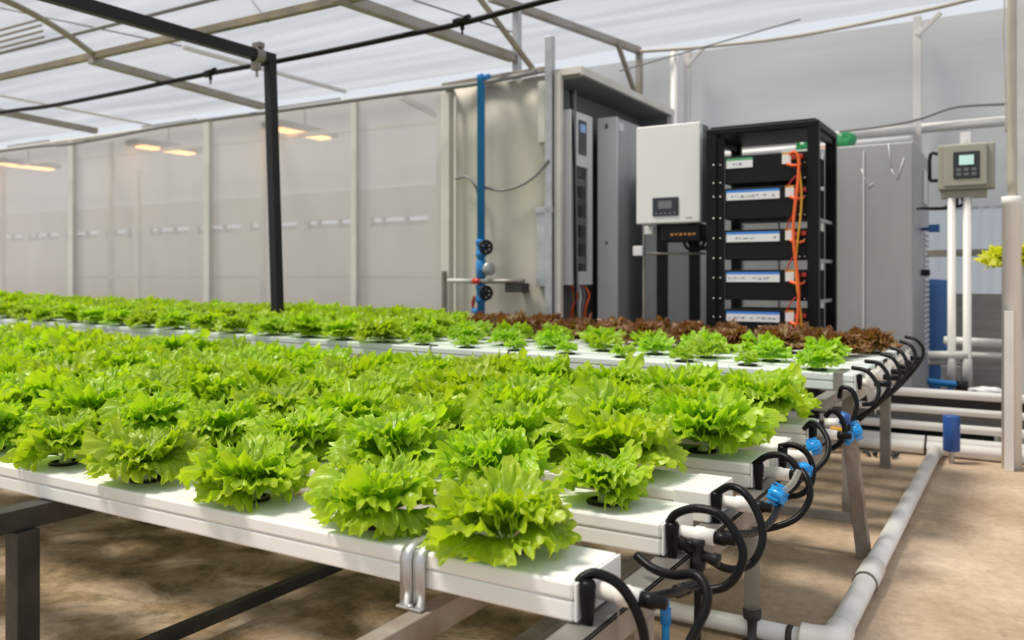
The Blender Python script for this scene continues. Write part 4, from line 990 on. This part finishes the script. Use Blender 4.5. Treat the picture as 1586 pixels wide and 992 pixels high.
bm = B(); bar(bm, pix(1436, 393, y=5.475), pix(1560, 391, y=5.475), 0.02, 0.04); tag(obj('wall_rail', bm, M['steel']), 'grey steel rail crossing behind the two riser pipes', 'rail')
bm = B(); lathe(bm, [(0.16, 0.0), (0.16, 0.02), (0.165, 0.5), (0.16, 0.86), (0.14, 0.90), (0.02, 0.91)], (-0.60, 6.72, 0.0), seg=24); tag(obj('water_tank', bm, M['tank']), 'blue water tank partly hidden behind the grey cabinet', 'tank')
c = pix(1447, 354, y=6.0); bm = B(); box(bm, c - Vector((0.03, 0.03, 0.024)), c + Vector((0.03, 0.03, 0.024)), 0.004); bar(bm, c + Vector((-0.02, 0.03, 0)), c + Vector((-0.12, 0.1, 0)), 0.02, 0.02); tag(obj('blue_valve_box', bm, M['tank']), 'small blue box sticking out past the grey cabinet side', 'box')
t = thing('blue_pump_pipe', 'short blue pipe with white end lying behind the low pipe stack', 'pipe', (-0.45, 5.3, 0.33))
bm = B(); tube(bm, [pix(1436, 591, y=5.2), pix(1484, 596, y=5.2), pix(1494, 596, y=5.2)], 0.018, 12); obj('pipe', bm, M['blue'], t)
bm = B(); lathe(bm, [(0.03, 0), (0.03, 0.06), (0.02, 0.062)], pix(1490, 608, y=5.2), seg=14); obj('joint', bm, M['blackplastic'], t)
bm = B(); bar(bm, (pix(1490, 600, y=5.2).x, 5.2, 0), (pix(1490, 600, y=5.2).x, 5.2, pix(1490, 610, y=5.2).z), 0.03, 0.03); obj('stand', bm, M['palesteel'], t)
p = pix(1528, 606, y=5.15)
b2 = bmesh.new(); bmesh.ops.create_icosphere(b2, subdivisions=3, radius=1)
for v in b2.verts:
    n = 1 + 0.3 * noise.noise(v.co * 2); v.co = Vector((p.x + v.co.x * 0.085 * n, 5.16 + v.co.y * 0.05 * n, p.z + v.co.z * 0.022 * n))
for f in b2.faces: f.smooth = True
for x in (p.x - 0.03, p.x + 0.04): bar(b2, (x, 5.16, -0.02), (x, 5.16, p.z), 0.02, 0.02)
tag(obj('white_sack', b2, M['label']), 'small white sack lying behind the low pipe stack near the tall pipe', 'sack')

# pipes and posts on the back wall
bm = B(); tube(bm, [(-2.6, 6.92, 2.00), (-0.70, 6.92, 2.012)], 0.036, 14); tag(obj('wall_pipe', bm, M['wallpipe']), 'thick white pipe along the back wall, seen left of the pale post', 'pipe')
bm = B(); tube(bm, [(-0.66, 6.92, 2.015), (0.3, 6.92, 2.02)], 0.036, 14); tag(obj('wall_pipe', bm, M['wallpipe']), 'thick white pipe along the back wall above the control box', 'pipe')
bm = B(); tube(bm, [(-2.6, 6.80, 1.905), (-0.72, 6.80, 1.92)], 0.030, 14); tag(obj('wall_pipe', bm, M['wallpipe']), 'lower white pipe just above the top of the grey cabinets', 'pipe')
for x, w, lab in ((-0.695, 0.055, 'pale vertical post on the back wall above the grey cabinet'), (-2.47, 0.05, 'pale vertical post on the back wall beside the white downpipe')):
    bm = B(); bar(bm, (x, 6.99, 0), (x, 6.99, 2.86), w, 0.05); bar(bm, (x, 6.97, 2.72), (x + 0.16, 6.97, 2.86), 0.03, 0.03); tag(obj('wall_post', bm, M['palesteel']), lab, 'post')
bm = B(); lathe(bm, [(0.034, 0.0), (0.034, 2.86), (0.02, 2.862)], (-2.565, 6.93, 0), seg=14); tag(obj('downpipe', bm, M['wallpipe']), 'white vertical downpipe on the back wall above the inverter', 'pipe')
t = thing('corner_frame', 'grey steel corner post with a diagonal brace where the roof beam lands', 'post', (-2.90, 6.95, 0))
bm = B(); bar(bm, (-2.885, 6.93, 0), (-2.885, 6.93, 2.90), 0.05, 0.05); obj('upright', bm, M['roofsteel'], t)
bm = B(); bar(bm, (-2.90, 6.50, 2.86), (-2.89, 6.91, 2.45), 0.035, 0.03); obj('brace', bm, M['roofsteel'], t)
bm = B(); tube(bm, [pix(990, 80, y=6.86), pix(1100, 72, y=6.86), pix(1240, 55, y=6.86), pix(1415, 20, y=6.86), pix(1500, 0, y=6.86), pix(1600, -25, y=6.86)], 0.015, 8); tag(obj('roof_conduit', bm, M['tancable']), 'pale conduit following the top edge of the back wall', 'conduit')
bm = B(); tube(bm, [pix(1300, 204, y=6.86), pix(1370, 195, y=6.86), pix(1425, 184, y=6.86), pix(1480, 166, y=6.86), pix(1560, 161, y=6.86)], 0.011, 8); tag(obj('wall_hose', bm, M['greywire']), 'dark grey hose sagging across the back wall to the tall pipe', 'hose')

# ------------------------------------------------------------------ blue standpipe in front of the shelter
t = thing('standpipe', 'bright blue standpipe with two black valve wheels in front of the beige shelter', 'standpipe', (-3.136, 4.80, 0))
x, y = -3.136, 4.80
bm = B(); lathe(bm, [(0.027, 0.0), (0.027, 2.24), (0.031, 2.242), (0.031, 2.275), (0.02, 2.285), (0.003, 2.286)], (x, y, 0), seg=18); obj('pipe', bm, M['blue'], t)
bm = B(); tube(bm, [(x + 0.01, y, 2.262), (x + 0.06, y + 0.02, 2.262)], 0.022, 12); obj('top_elbow', bm, M['blue'], t)
for pz in (385, 455):
    z = pix(745, pz, y=4.8).z
    bm = B(); lathe(bm, [(0.03, -0.06), (0.037, -0.055), (0.037, -0.03), (0.032, -0.025), (0.032, 0.025), (0.037, 0.03), (0.037, 0.055), (0.03, 0.06)], (x, y, z), seg=18); obj('valve_body', bm, M['blue'], t)
    bm = B(); tube(bm, [(x + 0.02, y - 0.01, z + 0.005), (x + 0.055, y - 0.03, z + 0.005)], 0.018, 12); obj('valve_neck', bm, M['blue'], t)
    bm = B(); c = Vector((x + 0.062, y - 0.035, z + 0.005)); ax = Vector((0.86, -0.5, 0)).normalized(); u = ax.cross(Vector((0, 0, 1)))
    tube(bm, [c + (u * cos(2 * pi * k / 20) + Vector((0, 0, 1)) * sin(2 * pi * k / 20)) * 0.042 for k in range(21)], 0.010, 8, 2)
    for k in range(3): tube(bm, [c - (u * cos(pi * k / 3) + Vector((0, 0, 1)) * sin(pi * k / 3)) * 0.042, c + (u * cos(pi * k / 3) + Vector((0, 0, 1)) * sin(pi * k / 3)) * 0.042], 0.009, 8)
    obj('hand_wheel', bm, M['blackplastic'], t, label='black hand wheel')
z = pix(745, 417, y=4.8).z
bm = B(); lathe(bm, [(0.028, -0.06), (0.034, -0.055), (0.034, 0.055), (0.028, 0.06)], (x, y, z), seg=18); tube(bm, [(x + 0.02, y - 0.01, z), (x + 0.075, y - 0.035, z)], 0.02, 12); obj('tee', bm, M['blue'], t)
bm = B(); lathe(bm, [(0.036, 0.0), (0.044, 0.004), (0.044, 0.03), (0.036, 0.036), (0.003, 0.0362)], (x + 0.078, y - 0.037, z), (0.86, -0.5, 0), 18); obj('grey_cap', bm, M['galv'], t, label='grey end cap')
z = pix(745, 482, y=4.8).z
bm = B(); tube(bm, [(x - 0.01, y - 0.005, z - 0.02), (x - 0.06, y - 0.01, z + 0.01)], 0.018, 12); obj('tap_body', bm, M['blue'], t)
bm = B(); tube(bm, [(x - 0.06, y - 0.01, z + 0.02), (x - 0.055, y - 0.012, z + 0.06), (x - 0.045, y - 0.012, z + 0.10)], [0.008, 0.013, 0.008], 8); obj('tap_lever', bm, M['red'], t, label='red tap lever')
t = thing('cross_pipe', 'thin pale pipe with red ring crossing the blue standpipe', 'pipe', (-3.2, 4.74, 0.88))
a = pix(694, 435, y=4.75); b = pix(733, 436, y=4.75); c = pix(744, 436, y=4.75); d = pix(812, 436, y=4.75)
bm = B(); tube(bm, [a, b], 0.016, 10); obj('left_run', bm, M['pvc_old'], t)
bm = B(); tube(bm, [b, c], 0.019, 12); obj('red_ring', bm, M['red'], t, label='red ring')
bm = B(); tube(bm, [c, d], 0.015, 10); obj('right_run', bm, M['steel'], t, label='dull grey run')
p = pix(801, 446, y=4.80); bm = B(); box(bm, p - Vector((0.065, 0.05, 0.03)), p + Vector((0.065, 0.05, 0.03)), 0.004); box(bm, p + Vector((-0.03, 0.03, -0.01)), p + Vector((0.03, 0.12, 0.01))); tag(obj('wall_bracket', bm, M['darksteel']), 'dark slotted bracket on the beige panel right of the standpipe', 'bracket')
bm = B(); tube(bm, [pix(706, 277, y=4.86), pix(722, 274, y=4.84), pix(733, 284, y=4.83), pix(740, 300, y=4.84), pix(743, 340, y=4.84)], 0.009, 8); tag(obj('panel_cable', bm, M['greywire']), 'grey cable curling off the beige panel down behind the standpipe', 'cable')
bm = B(); tube(bm, [pix(752, 291, y=4.83), pix(775, 295, y=4.83), pix(805, 288, y=4.83), pix(830, 272, y=4.83), pix(850, 248, y=4.835)], 0.009, 8); tag(obj('panel_cable', bm, M['greywire']), 'grey cable sagging across the beige panel up to the corner post', 'cable')
bm = B(); bar(bm, pix(688, 420, y=4.88), (pix(688, 420, y=4.88).x, 4.88, 0), 0.03, 0.03); tag(obj('short_post', bm, M['steel']), 'short grey post at the left edge of the beige shelter', 'post')

# ------------------------------------------------------------------ black portal frame over the rear bench
t = thing('portal_frame', 'black square tube post and overhead beam rising among the rear bench lettuces', 'portal frame', (-4.03, 3.79, 0))
PY = 3.79
zt = pix(418, 85, y=PY).z; xb = pix(433, 480, y=PY).x; xt = pix(418, 85, y=PY).x
bm = B(); bar(bm, (xb + 0.012, PY, 0.0), (xt, PY, zt), 0.058, 0.058, 0.004); obj('post', bm, M['anthracite'], t)
bm = B(); bar(bm, (xt, PY + 0.03, zt - 0.025), (xt, -1.0, zt - 0.025), 0.058, 0.066, 0.004); obj('beam', bm, M['anthracite'], t)
bm = B(); lathe(bm, [(0.044, 0.0), (0.05, 0.01), (0.05, 0.05), (0.044, 0.06)], (xt, PY - 0.13, zt - 0.025), (0, 1, 0), 16); box(bm, (xt - 0.02, PY - 0.13, zt + 0.015), (xt + 0.045, PY - 0.08, zt + 0.05), 0.006); box(bm, (xt - 0.03, PY - 0.13, zt - 0.12), (xt + 0.02, PY - 0.085, zt - 0.05), 0.006); bar(bm, (xt, PY - 0.105, zt - 0.16), (xt, PY - 0.105, zt - 0.11), 0.012, 0.012); obj('pipe_clamp', bm, M['steel'], t, label='rusty pipe clamp')
# ------------------------------------------------------------------ roof steelwork
def rbar(name, p0, p1, w, h, m, lab, cat='roof beam'):
    bm = B(); bar(bm, p0, p1, w, h, 0.003); return tag(obj(name, bm, M[m]), lab, cat)
def rtube(name, pts, r, m, lab, cat='roof tube'):
    bm = B(); tube(bm, pts, r, 8, 6); return tag(obj(name, bm, M[m]), lab, cat)
rbar('roof_purlin', (-16, 3.40, 2.36), (-2.2, 3.40, 2.39), 0.04, 0.045, 'tansteel', 'tan square purlin running along the roof just beyond the black overhead beam')
EV = 4.86
for k, (xp, xe_, lab) in enumerate(((-9.75, -9.75, 'grey roof beam leftmost of the four, meeting the film wall'), (-7.50, -7.50, 'grey roof beam second from left, above the left lamp'), (-5.28, -5.28, 'grey roof beam passing behind the black post'), )):
    rbar('roof_beam', (xp, 3.38, 2.355), (xe_, EV, 2.30), 0.06, 0.05, 'roofsteel', lab)
rbar('roof_beam', (-3.06, 3.3, 2.375), (-3.04, 5.05, 2.44), 0.06, 0.06, 'roofsteel', 'grey roof beam running to the upright post above the shelter')
rbar('roof_beam', (-3.06, 4.8, 2.79), (-2.89, 6.93, 2.895), 0.055, 0.055, 'roofsteel', 'high grey roof beam ending at the back corner post')
rbar('roof_post', (-3.022, 5.08, 2.24), (-3.022, 5.08, 2.78), 0.05, 0.05, 'galv', 'short galvanised upright standing on the shelter top', 'post')
rbar('roof_brace', pix(740, -6, y=4.6), pix(826, 108, y=4.90), 0.03, 0.03, 'tansteel', 'thin tan diagonal brace slanting down to the shelter corner', 'brace')
rbar('roof_brace', pix(283, 73, y=4.4), pix(535, 142, y=6.3), 0.035, 0.03, 'palesteel', 'pale thin brace crossing the roof behind the black post', 'brace')
rbar('roof_brace', pix(0, 148, y=4.0), pix(235, 194, y=4.85), 0.022, 0.02, 'palesteel', 'thin pale brace between two grey roof beams on the left', 'brace')
rbar('roof_brace', pix(620, 150, y=5.4), pix(690, 185, y=6.0), 0.05, 0.04, 'palesteel', 'pale strut seen through the film wall left of the shelter', 'brace')
bm = B(); tube(bm, [(-16, 4.78, 2.21), (-9, 4.76, 2.21), (-7.7, 4.74, 2.18), (-6.2, 4.74, 2.22), (-5, 4.74, 2.215), (-3.9, 4.74, 2.215), (-3.2, 4.80, 2.225), (-2.72, 4.82, 2.25)], 0.016, 8)
tag(obj('eave_hose', bm, M['greywire']), 'dark hose strung along the top edge of the film wall', 'hose')
t = thing('misting_line', 'black misting pipe strung high across the roof with small nozzles', 'misting line', (-4, 3.55, 2.15))
MYY = 3.88
P = [pix(px, py, y=MYY) for px, py in ((-330, 232), (-160, 206), (0, 175), (79, 164), (183, 144), (262, 127), (330, 113), (430, 95), (530, 75), (620, 56), (715, 36), (850, 0), (1100, -60))]
bm = B(); tube(bm, P, 0.016, 10); obj('pipe', bm, M['rubber'], t)
for px, py in ((326, 116), (716, 36)):
    c = pix(px, py - 2, y=MYY)
    bm = B(); tube(bm, [c - Vector((0.05, 0, 0.0)), c + Vector((0.05, 0, 0.012))], 0.024, 12); lathe(bm, [(0.012, 0), (0.012, -0.02), (0.006, -0.025), (0.006, -0.05), (0.002, -0.0502)], c + Vector((0, 0, -0.02)), seg=10); obj('nozzle', bm, M['rubber'], t)
for k, x in enumerate((-11.9, -9.7, -7.48, -5.25, -3.04)):
    pts = []
    for j in range(12):
        y = 3.4 - j * 0.25
        q = min(3.4 - y, 0.85); pts.append((x, y, 2.38 + 0.53 * q - 0.31 * q * q))
    rtube('roof_rib', pts, 0.020, 'roofsteel', f'arched steel rib springing from the tan purlin, {ordinal(5 - k)} from the right', 'roof rib')
for k, (y, z) in enumerate(((3.26, 2.475), (2.85, 2.61))):
    rtube('roof_rod', [(-14, y, z), (-2.5, y, z + 0.02)], 0.012, 'greywire', ('lower' if k == 0 else 'upper') + ' dark rod running along the arched roof above the purlin')
for k in range(5):
    p = pix(62 - k * 4 + k * 6, 30 + k * 9, y=3.5)
    rtube('louvre_rod', [(p.x, 3.5, p.z), (-15, 3.5, p.z + 0.01)], 0.009, 'roofsteel', f'thin parallel roof rod at the upper left, {ordinal(k + 1)} from the top')
for k, (a, b, ya_, yb2) in enumerate((((0, 12), (285, 72), 3.5, 4.6), ((390, 0), (415, 34), 3.6, 3.5), ((640, 0), (800, 52), 4.2, 5.4), ((960, 110), (1240, 30), 6.2, 6.6))):
    rtube('roof_wire', [pix(*a, y=ya_), pix(*b, y=yb2)], 0.006, 'greywire', ('thin roof wire at the far upper left corner', 'short thin roof wire beside the black overhead beam', 'thin roof wire crossing behind the misting pipe', 'thin roof wire rising to the back wall conduit')[k], 'wire')

# posts along the film wall, some inside, some beyond it
for px, w, y, lab in ((-20, 0.05, 5.05, 'pale post at the left picture edge behind the film wall'), (5, 0.04, 5.05, 'thin pale post far left behind the film wall'), (112, 0.075, 4.90, 'pale post on the film wall under the left lamps'), (172, 0.05, 5.10, 'grey post behind the film wall left of the middle lamp'),
                      (213, 0.09, 6.6, 'wide faint white post deep behind the film wall'), (322, 0.075, 4.90, 'bright pale post on the film wall right of the middle lamp'), (408, 0.045, 5.15, 'thin grey post behind the film wall beside the black post'), (550, 0.055, 4.90, 'grey post on the film wall nearest the shelter'), (684, 0.07, 5.05, 'pale post behind the film wall touching the shelter')):
    x = pix(px, 300, y=y).x
    bm = B(); bar(bm, (x, y, 0 if y < 4.95 else -0.02), (x, y, 2.245), w, 0.04); tag(obj('wall_post', bm, M['palesteel']), lab, 'post')
bm = B(); bar(bm, pix(-40, 262, y=5.2), pix(690, 186, y=5.2), 0.03, 0.035); tag(obj('wall_rail', bm, M['palesteel']), 'pale horizontal rail behind the film wall at lamp height', 'rail')
bm = B(); bar(bm, (-20, 5.06, 0.92), (-3.6, 5.06, 0.92), 0.03, 0.03); tag(obj('wall_rail', bm, M['palesteel']), 'pale lower rail just behind the film wall above the lettuces', 'rail')

# glowing heat lamps beyond the film
for k, (x, lab) in enumerate(((-9.45, 'glowing heat lamp farthest to the left, cut by the picture edge'), (-7.06, 'glowing heat lamp between the two bright wall posts'), (-5.27, 'glowing heat lamp just right of the black post'))):
    c = Vector((x, 5.30, 2.13))
    t = thing('heat_lamp', lab, 'lamp', c, 'heat lamps behind the film wall')
    bm = B(); box(bm, c + Vector((-0.12, -0.36, 0.02)), c + Vector((0.10, 0.34, 0.075)), 0.012); obj('housing', bm, M['lamp'], t)
    for q in (-0.145, 0.145):
        bm = B(); box(bm, c + Vector((-0.075, q - 0.142, 0.0)), c + Vector((0.055, q + 0.142, 0.019)), 0.004); obj('glow_tube', bm, M['heat'], t, label='glowing orange element')
    bm = B(); bar(bm, c + Vector((0, 0.02, 0.07)), (c.x, c.y + 0.02, 2.40), 0.012, 0.012, 0); bar(bm, c + Vector((-0.4, 0.02, 0.27)), c + Vector((0.4, 0.02, 0.27)), 0.02, 0.02); obj('hanger', bm, M['lamp'], t)
